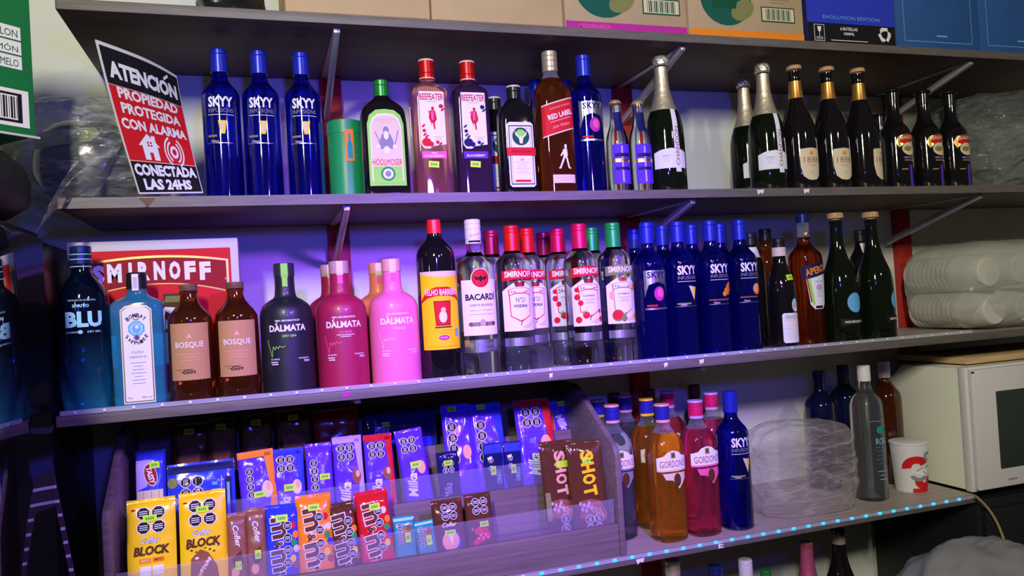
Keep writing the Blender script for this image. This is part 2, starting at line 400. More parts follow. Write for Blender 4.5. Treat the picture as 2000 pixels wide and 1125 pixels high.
skyy('skyy', 'plain'); skyy('skyy_pine', 'pine'); skyy('skyy_silver', 'silver'); skyy('skyy_cone', 'cone'); skyy('skyy_berry', 'berry'); skyy('skyy_peach', 'peach')

def smirnoff(kind, capc, flav):
    t = new(kind, 'vodka_bottle'); r = .0405
    pr = Prof([(0, r*.93, 's'), (.006, r, 's'), (.048, r, 's'), (.054, r*.95), (.215, r*.95), (.236, r*.9), (.246, .027), (.256, .0165), (.262, .016, 's'), (.30, .0150, 's')])
    body = loft('glass_body', pr, G_CLEAR, t, 44)
    capm = mat('cap_'+capc, dict(red=(.75, .015, .01), raspberry=(.70, .01, .07), green=(.02, .42, .08), maroon=(.35, .01, .05))[capc], .3, .3)
    c = cap(t, .257, .311, .0172, capm, (.296, .303))
    W = .078; K = 1.16
    A = Art()
    band = 'darkred' if flav != 'wm' else 'olive'
    bpts = [(-W/2+W*i/8, .218-.003*abs(i-4)/4*1.6) for i in range(9)]
    A.poly([(x, z-.021) for x, z in bpts]+bpts[::-1], 'red' if band == 'darkred' else band, 1)
    A.build('brand_band', t, **on(pr)); A = Art()
    A.poly([(-W/2, .088), (W/2, .088), (W/2, .172), (.014, .188), (0, .192), (-.014, .188), (-W/2, .172)], 'white', 1)
    A2 = Art(); A2.rect(0, .0655, W, .017, 'silver', 1); A2.build('foil_strip', t, **on(pr))
    lb = A.build('label', t, **on(pr))
    B = Art(); B.text('SMIRNOFF', 0, .2065, .063, .0130, 'white', 3, .03)
    red = 'red' if flav != 'wm' else 'olive'
    B.poly([(-.021, .168), (.021, .168), (.019, .120), (0, .108), (-.019, .120)], red, 2); B.poly([(-.0190, .166), (.0190, .166), (.0175, .121), (0, .1105), (-.0175, .121)], 'white', 3)
    B.poly([(-.022, .172), (-.010, .176), (.010, .176), (.022, .172), (.020, .160), (.009, .164), (-.009, .164), (-.020, .160)], red, 4); B.poly([(-.020, .171), (-.010, .175), (.010, .175), (.020, .171), (.0185, .162), (.009, .166), (-.009, .166), (-.0185, .162)], 'white', 5)
    for x in (-.015, -.010, .010, .015): B.rect(x, .168, .003, .0035, 'grey', 6)
    B.poly([(-.008, .178), (.008, .178), (.010, .186), (.005, .189), (0, .186), (-.005, .189), (-.010, .186)], 'brown' if flav != 'wm' else 'olive', 4); B.ell(0, .182, .004, .004, 'red', 5)
    if flav == '21':
        B.text('Nº21', 0, .152, .016, .009, 'black', 5, 0); B.text('VODKA', 0, .140, .026, .006, 'black', 5, .03)
    else:
        B.text('RASPBERRY' if flav == 'ra' else 'WATERMELON', 0, .152, .024, .0035, 'purple' if flav == 'ra' else 'darkgreen', 5, .01); B.lines(0, .141, .024, 3, .004, 'grey', 5)
    B.lines(.012, .100, .022, 2, .004, 'grey', 5, .0008, 20); B.rect(.000, .108, .0012, .012, 'black', 5, -15)
    if flav == 'ra':
        for x, z, q in ((-.023, .165, .0045), (-.023, .150, .0055), (-.017, .138, .005), (-.008, .113, .0065), (-.022, .104, .006), (.024, .104, .005), (.022, .120, .004)): B.ell(x, z, q, q*1.1, 'red', 6)
        B.poly([(-.015, .122), (-.008, .124), (-.006, .116), (-.012, .115)], 'lime', 6)
    if flav == 'wm':
        B.ell(-.013, .108, .011, .012, 'olive', 6); B.ell(-.014, .109, .009, .010, 'red', 7); B.ell(-.022, .150, .005, .009, 'peach', 6); B.ell(.024, .165, .005, .007, 'orange', 6); B.ell(.024, .104, .004, .007, 'orange', 6); B.ell(-.002, .102, .006, .007, 'olive', 6)
    B.L = B.L[:1]+[([(x*K, .140+(z-.140)*1.06) for x, z in V_], F_, c, l) for V_, F_, c, l in B.L[1:]]; B.build('lettering', lb, **on(pr)); return t
smirnoff('sm21', 'red', '21'); smirnoff('smra', 'raspberry', 'ra'); smirnoff('smwm', 'green', 'wm'); smirnoff('smma', 'maroon', 'ra')

def dalmata(kind, col, capc, line3, tri):
    t = new(kind, 'gin_bottle'); r = .0495
    m = mat('matte_'+kind, col, .42, coat=.15)
    pr = Prof([(0, r*.94, 's'), (.004, r, 's'), (.125, r), (.165, r*.99), (.180, .03), (.184, .0205), (.20, .0185), (.225, .0185, 's')])
    loft('bottle_body', pr, m, t, 48)
    cap(t, .2255, .2505, .0195, mat('matte_cap_'+kind, capc, .45), ())
    A = Art(); A.rect(0, .236, .013, .027, 'lime' if kind == 'dal_black' else 'cream', 1); A.rect(0, .214, .010, .018, 'lime' if kind == 'dal_black' else 'pink', 1)
    A.build('tax_strip', t, lambda u, v, d: (u, -(math.sqrt(max(0, (.0200 if v > .2245 else .0188)**2-u*u))+d), v), us=.003, vs=.0108)
    B = Art(); B.text('GIN AROMATICO', 0, .140, .046, .0036, 'white', 2, .03); B.text('DALMATA', 0, .1260, .070, .0125, 'white', 2, .035); B.rect(-.0205, .1345, .0055, .0022, 'white', 2, 40)
    B.text(line3, .002, .111, .025, .0045, tri, 2, .03)
    if kind == 'dal_red': B.lines(.002, .104, .034, 2, .0035, 'white', 2, .0012)
    # hand drawn zigzag
    Z = [(-.040, .104), (-.032, .072), (-.029, .092), (-.025, .086), (-.023, .092), (-.019, .088), (-.016, .093), (-.012, .090), (-.006, .092)]
    for a, b in zip(Z, Z[1:]):
        dx, dz = b[0]-a[0], b[1]-a[1]; L = math.hypot(dx, dz); B.rect((a[0]+b[0])/2, (a[1]+b[1])/2, L+.0006, .0010, tri, 2, math.degrees(math.atan2(dz, dx)))
    B.text('ALC. 40% VOL', -.026, .068, .018, .003, 'white', 2, .02); B.rect(-.028, .0625, .014, .0018, 'white', 2); B.rect(-.027, .0585, .013, .0018, 'white', 2)
    B.text('Contenido neto', .028, .068, .022, .003, 'white', 2, .02); B.text('750ml', .034, .0625, .013, .0045, 'white', 2, .02)
    B.build('lettering', t, **on(pr)); return t
dalmata('dal_black', (.012, .014, .02), (.02, .03, .03), 'DRY GIN', 'lime')
dalmata('dal_red', (.34, .012, .055), (.50, .30, .28), 'WILD BERRIES', 'pink')
dalmata('dal_pink', (.85, .17, .38), (.75, .35, .30), 'CITRUS ROSE', 'cream')
dalmata('dal_orange', (.85, .22, .10), (.75, .30, .15), 'CITRUS', 'cream')

# champagne family
def champ(kind, foil, glass, H=.316, rb=.044, foil_z=.195):
    t = new(kind, 'sparkling_wine_bottle')
    pr = Prof([(0, rb*.92, 's'), (.006, rb, 's'), (.12, rb), (.165, rb*.93), (.20, .026), (.235, .0165), (.27, .0142), (.29, .0142, 's'), (.294, .0155, 's'), (.300, .0155, 's'), (.302, .0135, 's')])
    loft('glass_body', pr, glass, t, 44)
    return t, pr
def chandon(kind):
    t, pr = champ(kind, 1, G_GREEN)
    fm = mat('champagne_foil', (.85, .76, .52), .42, .8, bump=.6, nscale=90)
    S = [s for s in pr.S if s[0] >= .188]
    fp = Prof([(.188, *pr.ev(.188)[:2], 2.0)], 0); fp.S = [(z, a+.0007, b+.0007, 2.0) for z, a, b, n in [(.188, *pr.ev(.188))]+S if z <= .292]
    loft('neck_foil', fp, fm, t, 36)
    hp = Prof([(.2925, .0155), (.296, .0185), (.308, .0178), (.316, .015), (.317, .010, 's')])
    loft('wired_cork_foil', hp, mat('crumpled_gold_foil', (.85, .80, .62), .3, .8, bump=1.0, nscale=160), t, 36, twist=lambda a, z: 1+.05*math.sin(a*9+z*300))
    A = Art()
    A.poly([(-.040, .052), (.040, .052), (.040, .088), (.024, .094), (0, .097), (-.024, .094), (-.040, .088)], 'white', 1)
    lb = A.build('label', t, **on(pr, vs=.01))
    B = Art(); B.text('CHANDON', -.012, .080, .020, .0035, 'grey', 2, .01); B.lines(-.012, .071, .018, 3, .004, 'lilac', 2)
    B.build('lettering', lb, **on(pr))
    C_ = Art(); C_.poly([(.009, .043), (.023, .043), (.018, .188), (.006, .188)], 'white', 3); st = C_.build('neck_ribbon', t, **on(pr, vs=.006))
    D = Art(); D.text('CHANDON', .0150, .102, .088, .0095, 'milk', 5, 0, 0, 90); D.build('lettering', st, **on(pr, vs=.006))
chandon('chandon')
def c1888(kind='s1888'):
    t, pr = champ(kind, 1, G_BLACK, rb=.0435)
    fp = Prof([(.2, .02)], 0); fp.S = [(z, pr.ev(z)[0]+.0008, pr.ev(z)[1]+.0008, 2.0) for z in (.232, .24, .25, .26, .27, .275)]
    loft('copper_neck_foil', fp, mat('copper_foil', (.85, .42, .10), .3, .8), t, 32)
    loft('cork', Prof([(.3022, .0120, 's'), (.304, .0125, 's'), (.3045, .0185, 's'), (.313, .0180, 's'), (.3145, .0165, 's')], 1), mat('cork', (.55, .33, .16), .8, noise_amt=.3, nscale=120), t, 28)
    A = Art(); A.poly([(-.028, .098), (-.026, .101), (0, .103), (.026, .101), (.028, .098), (.0285, .060), (.023, .035), (.012, .026), (0, .024), (-.012, .026), (-.023, .035), (-.0285, .060)], 'cream', 1)
    lb = A.build('label', t, **on(pr)); B = Art(); B.text('1888', 0, .074, .040, .0145, 'milk', 2, -.01); B.ell(0, .090, .005, .005, 'orange', 2, 8); B.lines(0, .060, .03, 2, .004, 'kraft', 2, .0009); B.lines(0, .042, .014, 2, .004, 'kraft', 2)
    B.build('lettering', lb, **on(pr))
c1888()
def novecento():
    t, pr = champ('nove', 1, G_GREEN, rb=.0435)
    loft('cork', Prof([(.3022, .0120, 's'), (.306, .0125, 's'), (.3065, .0195, 's'), (.318, .0190, 's'), (.320, .0165, 's')], 1), mat('cork'), t, 28)
    A = Art(); A.ell(.006, .098, .022, .024, 'sky', 1, 28); A.build('round_label', t, **on(pr)); sb = Art(); sb.rect(0, .052, .066, .017, 'black', 1)
    q = sb.build('band_label', t, **on(pr)); B = Art(); B.text('NOVECENTO', .002, .052, .052, .006, 'white', 2, .02); B.build('lettering', q, **on(pr))
novecento()

# BLU
def blu():
    t = new('blu', 'gin_bottle'); r = .0435
    pr = Prof([(0, r*.86, 's'), (.006, r*.93, 's'), (.10, r*.97), (.12, r), (.185, r), (.215, r*.93), (.235, .026), (.245, .0165), (.262, .0155, 's'), (.267, .0155, 's')])
    def tw(a, z):
        if z > .105: return 1
        return 1+.035*math.sin(7*a+z*62)*min(1, (.105-z)/.02)
    P2 = Prof([(0, 1)], 0); P2.S = [(z, *pr.ev(z)) for z in [i*.0035 for i in range(76)]]
    gm = mat('dark_teal_spiral_glass', (.02, .36, .46), .06, trans=.7, ior=1.45, coat=.5); nt = gm.node_tree
    tc = nt.nodes.new('ShaderNodeTexCoord'); sx = nt.nodes.new('ShaderNodeSeparateXYZ'); cr = nt.nodes.new('ShaderNodeValToRGB'); mm = nt.nodes.new('ShaderNodeMath'); mm.operation = 'MULTIPLY'; mm.inputs[1].default_value = 7.0
    e = cr.color_ramp.elements; e[0].color = (.03, .55, .55, 1); e[1].color = (.002, .010, .04, 1); e[1].position = .95; q = e.new(.45); q.color = (.01, .14, .26, 1)
    nt.links.new(tc.outputs['Object'], sx.inputs[0]); nt.links.new(sx.outputs[2], mm.inputs[0]); nt.links.new(mm.outputs[0], cr.inputs[0]); nt.links.new(cr.outputs[0], nt.nodes['Principled BSDF'].inputs['Base Color'])
    loft('spiral_glass_body', P2, gm, t, 64, twist=tw, smooth=60)
    cap(t, .264, .296, .0175, mat('navy_cap', (.01, .025, .12), .25, .3), (.283,))
    A = Art()
    for z in (.281, .272, .259): A.rect(0, z, .05, .0014, 'aqua', 1)
    A.build('neck_rings', t, fn=lambda u, v, d: (.0180*math.sin(u/.0180), -.0180*math.cos(u/.0180), v), us=.004)
    B = Art(); B.text('BLU', .002, .164, .060, .028, 'aqua', 2, .05); B.text('SPIRITO', -.002, .188, .026, .0055, 'aqua', 2, .03); B.text('LONDON       DRY GIN', 0, .142, .056, .0035, 'aqua', 2, .02); B.ell(-.004, .142, .004, .0035, 'aqua', 2, 10)
    B.text('DESTILADO EN ARGENTINA', 0, .198, .044, .003, 'aqua', 2, 0)
    B.build('lettering', t, **on(pr))
blu()
def bombay():
    t = new('bombay', 'gin_bottle')
    pr = Prof([(0, .040, .024, 6, 's'), (.004, .0435, .027, 6, 's'), (.168, .0445, .028, 6), (.190, .044, .028, 6), (.196, .030, .022, 3), (.203, .018, .017, 2.0), (.214, .0165, .0165, 2.0, 's')])
    loft('glass_body', pr, G_BLUE, t, 48)
    cap(t, .2142, .2445, .0175, mat('black_cap', (.012, .012, .014), .35), (.236,))
    A = Art(); A.poly([(-.026, .008), (.026, .008), (.026, .176), (.018, .183), (0, .187), (-.018, .183), (-.026, .176)], 'white', 1)
    lb = A.build('label', t, fn=pr.surf, us=.005, vs=.02)
    B = Art(); B.poly([(-.0245, .010), (.0245, .010), (.0245, .175), (.017, .181), (0, .185), (-.017, .181), (-.0245, .175)], 'gold', 2); B.poly([(-.0225, .012), (.0225, .012), (.0225, .1735), (.016, .179), (0, .183), (-.016, .179), (-.0225, .1735)], 'white', 3)
    for k, ch in enumerate('BOMBAY'):
        a = (k-2.5)*.30; B.text(ch, math.sin(a)*.020, .142+math.cos(a)*.024, .0055, .0075, 'black', 4, .03, 0, -math.degrees(a)*.7)
    for k, ch in enumerate('SAPPHIRE'):
        a = (k-3.5)*.24; B.text(ch, math.sin(a)*.021, .152-math.cos(a)*.036, .0045, .0065, 'black', 4, .03, 0, math.degrees(a)*.7)
    B.octa(0, .142, .0145, 'sky', 4); B.octa(0, .142, .011, 'aqua', 5); B.ell(0, .142, .007, .009, 'sky', 6); B.ell(.001, .145, .003, .0035, 'white', 7); B.ell(0, .126, .005, .0055, 'gold', 7); B.ell(0, .126, .003, .0035, 'blue', 8)
    B.poly([(-.004, .157), (-.005, .162), (0, .159), (.005, .162), (.004, .157)], 'gold', 7)
    B.text('Distilled', 0, .100, .020, .005, 'grey', 4, 0, .3); B.text('LONDON DRY GIN', 0, .091, .028, .004, 'black', 4, 0); B.lines(0, .062, .026, 7, .0062, 'grey', 4, .0010); B.text('70cl          40% vol', 0, .018, .040, .0035, 'black', 4, 0)
    B.build('lettering', lb, fn=pr.surf, us=.005, vs=.02)
    C_ = Art(); C_.rect(0, .226, .011, .030, 'white', 2); s_ = C_.build('tax_strip', t, fn=lambda u, v, d: (u, -(.0176+d), v))
    D = Art()
    for k in range(8): D.rect(0, .216+k*.0026, .0075, .0011, 'grey', 3)
    D.build('barcode', s_, fn=lambda u, v, d: (u, -(.0176+d), v))
bombay()
def bosque():
    t = new('bosque', 'gin_bottle'); r = .0395
    pr = Prof([(0, r*.94, 's'), (.004, r, 's'), (.15, r), (.162, r*.92), (.180, .020), (.19, .0155), (.200, .0145, 's'), (.2005, .0165, 's'), (.205, .0165, 's'), (.206, .0145, 's')])
    loft('amber_glass_body', pr, G_AMBER, t, 44)
    loft('cork_stopper', Prof([(.2062, .0155, 's'), (.217, .016, 's'), (.2185, .0145, 's')], 1), mat('dark_cork', (.16, .08, .045), .8, noise_amt=.3, nscale=100), t, 28)
    A = Art(); W = .074; n = 24
    A.poly([(-W/2+W*i/n, .042+(.0012 if i % 2 else 0)) for i in range(n+1)]+[(W/2, .146), (-W/2, .146)], 'kraft', 1); lb = A.build('kraft_label', t, **on(pr))
    B = Art(); B.text('BOSQUE', 0, .106, .050, .0120, 'white', 2, .01); B.poly([(-.005, .119), (0, .128), (.005, .119)], 'peach', 2); B.text('Gin', -.002, .058, .022, .008, 'black', 2, .02, .4); B.lines(0, .084, .05, 3, .0055, 'peach', 2, .0008)
    B.lines(-.01, .060, .03, 2, .004, 'brown', 2)
    B.build('lettering', lb, **on(pr))
bosque()
def velho():
    t = new('velho', 'cachaca_bottle'); r = .0405
    pr = Prof([(0, r*.94, 's'), (.004, r, 's'), (.235, r), (.262, r*.97), (.280, .024), (.289, .0155), (.30, .0145, 's'), (.315, .0145, 's')])
    loft('glass_body', pr, G_BLACK, t, 44)
    cap(t, .299, .328, .0155, mat('red_plastic_cap', (.72, .015, .02), .3), (), taper=.001)
    W = .094; A = Art(); A.rect(0, .141, W, .158, 'yellow', 1); lb = A.build('label', t, **on(pr))
    B = Art(); B.poly([(-W/2, .220), (W/2, .220), (W/2, .211), (.01, .208), (-.02, .210), (-W/2, .214)], 'cream', 2)
    B.poly([(-W/2, .160), (-.030, .182), (-.012, .188), (.012, .188), (.030, .182), (W/2, .160), (W/2, .156), (.030, .166), (.012, .170), (-.012, .170), (-.030, .166), (-W/2, .156)], 'red', 3)
    B.text('VELHO BARREIRO', 0, .1775, .072, .0125, 'white', 5, .02)
    B.poly([(-.018, .160), (.018, .160), (.015, .110), (-.015, .110)], 'darkred', 2); B.poly([(-.016, .158), (.016, .158), (.013, .112), (-.013, .112)], 'red', 3)
    B.ell(0, .128, .008, .012, 'white', 4); B.ell(.001, .142, .005, .005, 'cream', 5); B.rect(.0, .107, .034, .003, 'brown', 3)
    B.lines(0, .098, .04, 2, .0045, 'orange', 3); B.ell(0, .086, .011, .005, 'magenta', 4); B.text('SILVER', 0, .086, .014, .003, 'white', 5, 0); B.rect(.031, .095, .010, .016, 'sky', 4); B.lines(0, .068, .06, 1, .004, 'orange', 3)
    B.build('lettering', lb, **on(pr))
velho()
def bacardi():
    t = new('bacardi', 'rum_bottle'); r = .0400
    pr = Prof([(0, r*.93, 's'), (.005, r, 's'), (.215, r), (.235, r*.95), (.247, .024), (.256, .0155), (.265, .0150, 's'), (.31, .0150, 's')])
    loft('glass_body', pr, G_CLEAR, t, 44)
    cap(t, .275, .326, .0170, mat('white_cap', (.78, .77, .74), .4), (.284, .305, .316))
    n = Art(); n.text('Bacardi', 0, .294, .024, .006, 'grey', 1, 0, .4, 12); n.rect(0, .2795, .03, .004, 'black', 1); n.build('cap_print', t, fn=lambda u, v, d: (.0170*math.sin(u/.017), -(.0172)*math.cos(u/.017), v), us=.004)
    W = .088; A = Art(); A.rect(0, .142, W, .114, 'white', 1); A.ell(0, .201, .0205, .0215, 'white', 1, 28); A2 = Art(); A2.rect(0, .063, W, .026, 'silver', 1); A2.build('foil_strip', t, **on(pr)); lb = A.build('label', t, **on(pr))
    B = Art(); B.ell(0, .202, .0185, .0190, 'red', 3, 28); B.ell(0, .202, .0165, .0170, 'darkred', 4, 28); B.ell(0, .202, .0155, .0160, 'red', 5, 28)
    B.poly([(-.013, .207), (-.004, .203), (0, .208), (.004, .203), (.013, .207), (.010, .198), (.004, .199), (0, .194), (-.004, .199), (-.010, .198)], 'black', 6)
    B.text('BACARDÍ', 0, .165, .068, .0165, 'black', 3, .03); B.text('CARTA BLANCA', 0, .147, .052, .0050, 'grey', 3, .03); B.rect(0, .136, .05, .0008, 'gold', 3); B.lines(0, .128, .054, 1, .004, 'grey', 3)
    for x, c in ((-.024, 'milk'), (-.016, 'grey'), (-.008, 'olive'), (.008, 'milk'), (.016, 'grey'), (.024, 'brown')): B.ell(x, .108, .006, .0045, c, 3, 12)
    B.ell(0, .111, .006, .007, 'lilac', 4, 12)
    B.poly([(-.026, .057), (-.020, .065), (-.026, .073), (-.032, .065)], 'olive', 3); B.text('BARTOLOME', .006, .066, .034, .005, 'grey', 3, 0); B.lines(.004, .056, .04, 1, .003, 'grey', 3)
    B.build('lettering', lb, **on(pr))
bacardi()
def beefeater(kind, glass, c1, c2, t2, capt='red'):
    t = new(kind, 'gin_bottle')
    pr = Prof([(0, .036, .029, 5, 's'), (.004, .039, .032, 5, 's'), (.205, .0395, .0325, 5), (.226, .038, .031, 5), (.236, .026, .024, 3), (.244, .0160, .0160, 2.0), (.250, .015, .015, 2.0, 's')])
    loft('glass_body', pr, glass, t, 48)
    cap(t, .2492, .291, .0165, mat('red_foil_cap', (.62, .01, .012), .3, .4), (.262,), top=mat('pale_cap_top', (.75, .6, .45), .4))
    n = Art(); n.rect(0, .2515, .05, .0022, 'cream', 1); n.build('cap_ring', t, fn=lambda u, v, d: (.0168*math.sin(u/.0168), -.0168*math.cos(u/.0168), v), us=.004)
    A = Art(); A.poly([(-.026, .218), (.026, .218), (.0265, .108), (-.002, .104), (-.008, .099), (-.020, .099), (-.0265, .108)], 'white', 1); A2 = Art(); A2.rect(0, .086, .0520, .0145, c1, 1); A2.build('flavour_band', t, fn=pr.surf, us=.005, vs=.02)
    lb = A.build('label', t, fn=pr.surf, us=.005, vs=.02)
    B = Art(); B.text('BEEFEATER', 0, .2065, .050, .0135, 'red', 2, .02); B.text('LONDON GIN', 0, .1965, .024, .003, 'grey', 2, 0)
    B.ell(.001, .182, .0032, .004, 'red', 2, 10); B.poly([(-.006, .178), (.006, .178), (.009, .160), (.004, .152), (-.004, .152), (-.008, .163)], 'red', 2); B.poly([(-.010, .176), (-.005, .177), (-.006, .171)], 'pink', 3); B.poly([(.000, .152), (.004, .152), (.005, .140), (.002, .138)], 'red', 2); B.poly([(-.004, .153), (-.001, .152), (-.003, .145)], 'pink', 2)
    B.poly([(-.003, .176), (.003, .176), (.002, .158), (-.002, .158)], 'pink', 4)
    for x, z, q in ((-.015, .112, .010), (-.006, .108, .006), (-.019, .136, .004), (.008, .112, .004), (.019, .187, .005)): B.ell(x, z, q, q*.9, c2, 3, 12)
    for x, z in ((-.018, .128), (-.014, .124), (-.020, .146), (.022, .180), (.014, .109)): B.ell(x, z, .005, .0022, 'darkgreen' if c2 == 'navy' else c2, 4, 8, 40)
    B.lines(.010, .120, .022, 3, .003, 'grey', 2, .0006)
    if kind == 'beef_pink': B.text('PINK', 0, .0895, .012, .003, 'white', 3, .02); B.text('STRAWBERRY', 0, .0835, .042, .0045, 'white', 3, .02)
    else: B.text('BLACKBERRY', 0, .0845, .040, .0050, 'white', 3, .02)
    B.build('lettering', lb, fn=pr.surf, us=.005, vs=.02)
    sticker(t, pr.surf, -.003, .066, .022, .013, -4)
beefeater('beef_pink', G_ROSE, 'pink', 'red', 'PINK STRAWBERRY'); beefeater('beef_black', G_PURP, 'purple', 'navy', 'BLACKBERRY')
def flatbottle(kind, glass, H, style):
    t = new(kind, 'herbal_liqueur_bottle'); w_ = .047 if style == 'hodl' else .0395; d = .030; hs = H*.72 if style == 'hodl' else H*.74
    pr = Prof([(0, w_*.95, d*.95, 5, 's'), (.004, w_, d, 5, 's'), (hs-.01, w_, d, 5), (hs+.012, w_*.86, d*.9, 4), (hs+.026, .022, .020, 2.2), (hs+.034, .0150, .0150, 2.0), (H-.03, .0142, .0142, 2.0, 's')])
    loft('glass_body', pr, glass, t, 48)
    cap(t, H-.034, H, .0152, mat('green_metal_cap', (.02, .30, .04), .3, .4) if style == 'hodl' else mat('black_foil_cap', (.015, .02, .015), .3, .3), (H-.012,), top=None if style == 'hodl' else mat('pale_cap_top'))
    z0 = .022
    if style == 'hodl':
        A = Art(); W = .074; zt = .178
        o = [(-W/2, z0), (W/2, z0), (W/2, zt-.03), (W*.42, zt-.012), (W*.25, zt-.002), (0, zt), (-W*.25, zt-.002), (-W*.42, zt-.012), (-W/2, zt-.03)]
        A.poly(o, 'lime', 1); lb = A.build('label', t, fn=pr.surf, us=.005, vs=.02)
        B = Art(); B.poly([(x*.86, z0+.01+(z-z0)*.88) for x, z in o], 'white', 2); B.poly([(x*.80, z0+.015+(z-z0)*.82) for x, z in o], 'cream', 3)
        B.text('HÖDLMOSER', 0, .071, .060, .015, 'red', 5, .0); B.lines(0, .153, .04, 2, .005, 'peach', 5)
        B.ell(0, .134, .006, .008, 'grey', 5); B.poly([(-.008, .127), (.008, .127), (.015, .110), (.012, .096), (.005, .098), (0, .086), (-.005, .098), (-.012, .096), (-.015, .110)], 'grey', 5); B.ell(0, .124, .005, .009, 'white', 6); B.ell(-.017, .101, .005, .004, 'white', 6); B.ell(.017, .101, .005, .004, 'white', 6); B.ell(0, .094, .006, .008, 'white', 7)
        B.rect(-.017, .118, .002, .030, 'grey', 5, 20); B.rect(.021, .120, .002, .03, 'grey', 5, -14)
        B.rect(0, .044, .058, .034, 'lime', 4); B.ell(0, .046, .0145, .0145, 'green', 5); B.ell(0, .046, .0105, .0105, 'white', 6); B.ell(0, .046, .006, .006, 'grey', 7)
        B.build('lettering', lb, fn=pr.surf, us=.005, vs=.02)
    else:
        A = Art(); W = .058; zt = .152; c = .005
        A.poly([(-W/2+c, .014), (W/2-c, .014), (W/2, .014+c), (W/2, zt-c), (W/2-c, zt), (-W/2+c, zt), (-W/2, zt-c), (-W/2, .014+c)], 'white', 1); lb = A.build('label', t, fn=pr.surf, us=.005, vs=.02)
        B = Art(); B.rect(0, .082, W*.9, .126, 'darkgreen', 2); B.rect(0, .082, W*.84, .121, 'white', 3); B.rect(0, .082, W*.76, .114, 'grey', 4); B.rect(0, .082, W*.735, .112, 'white', 5)
        B.ell(0, .121, .019, .019, 'darkgreen', 6, 28); B.ell(0, .126, .011, .010, 'lime', 7); B.poly([(-.003, .106), (.003, .106), (.005, .118), (0, .122), (-.005, .118)], 'white', 8)
        for s_ in (-1, 1): B.poly([(s_*.003, .118), (s_*.012, .124), (s_*.014, .134), (s_*.010, .127), (s_*.004, .121)], 'white', 8)
        B.rect(0, .089, .064, .0175, 'red', 8); B.text('Jägermeister', 0, .089, .046, .008, 'darkred', 9, .02); B.text('35', 0, .072, .008, .005, 'red', 6, .02); B.lines(0, .055, .034, 6, .0045, 'grey', 6, .0006); B.rect(0, .027, .034, .0045, 'red', 7)
        B.build('lettering', lb, fn=pr.surf, us=.005, vs=.02)
flatbottle('hodl', G_BLACK, .243, 'hodl'); flatbottle('jager', G_BLACK, .235, 'jag')
def redlabel():
    t = new('redlabel', 'whisky_bottle'); r = .041
    pr = Prof([(0, .038, .034, 3.4, 's'), (.004, .0405, .037, 3.4, 's'), (.205, .041, .0375, 3.2), (.232, .038, .036, 2.6), (.252, .022, .022, 2.0), (.262, .016, .016, 2.0), (.274, .0152, .0152, 2, 's')])
    loft('glass_body', pr, G_WHISKY, t, 44, level=.252, mtop=G_EMPTY)
    cap(t, .270, .3145, .0172, mat('gold_cap', (.66, .55, .36), .35, .6), (.279, .292, .303))
    W = .072; sl = .30
    A = Art(); A.poly([(-W/2, .118), (W/2, .118+W*sl), (W/2, .188+W*sl), (-W/2, .188)], 'cream', 1); A.rect(.004, .030, .052, .018, 'cream', 1); lb = A.build('slanted_label', t, fn=pr.surf, us=.005, vs=.02)
    B = Art(); B.poly([(-W/2, .121), (W/2, .121+W*sl), (W/2, .185+W*sl), (-W/2, .185)], 'red', 2); a = math.degrees(math.atan(sl))
    def Z(z, x=0): return z+(x+W/2)*sl
    B.text('RED LABEL', .003, Z(.157, .003), .058, .0110, 'white', 3, .03, 0, a); B.text('JOHNNIE WALKER', .003, Z(.174, .003), .050, .0050, 'peach', 3, 0, 0, a); B.text('John Walker', .004, Z(.133, .004), .044, .008, 'cream', 3, -.01, .4, a); B.rect(.003, Z(.146, .003), .05, .0015, 'peach', 3, a)
    B.lines(.004, .030, .04, 2, .005, 'lilac', 2)
    # striding man
    B.ell(.010, .098, .0030, .0036, 'white', 2, 10); B.rect(.010, .1025, .005, .003, 'white', 2); B.poly([(.005, .094), (.013, .094), (.014, .080), (.009, .074), (.004, .080)], 'white', 2); B.poly([(.005, .093), (-.003, .080), (-.001, .078), (.006, .086)], 'white', 2); B.poly([(.005, .080), (.009, .078), (-.002, .054), (-.006, .054)], 'white', 2); B.poly([(.009, .079), (.013, .077), (.018, .054), (.014, .054)], 'white', 2); B.rect(-.005, .053, .006, .002, 'white', 2); B.rect(.018, .053, .006, .002, 'white', 2)
    B.build('lettering', lb, fn=pr.surf, us=.005, vs=.02)
redlabel()
def smallclear():
    t = new('tonic', 'mixer_bottle'); r = .0255
    pr = Prof([(0, r*.92, 's'), (.004, r, 's'), (.108, r), (.130, r*.9), (.150, .0150), (.165, .0128), (.200, .0125, 's')])
    loft('glass_body', pr, G_CLEAR, t, 36)
    cap(t, .1995, .2075, .0150, mat('gold_crown_cap', (.75, .52, .25), .35, .6), (), name='crown_cap', taper=.003)
    A = Art(); A.rect(0, .158, .022, .044, 'navy', 1); A.rect(0, .062, .046, .088, 'purple', 1); lb = A.build('label', t, **on(pr, vs=.01))
    B = Art(); B.rect(0, .070, .046, .008, 'gold', 2); B.rect(0, .082, .036, .008, 'navy', 2); B.rect(0, .052, .036, .007, 'navy', 2); B.rect(-.002, .062, .004, .080, 'lilac', 2); B.lines(.002, .0705, .026, 2, .003, 'navy', 4)
    B.build('lettering', lb, **on(pr))
smallclear()
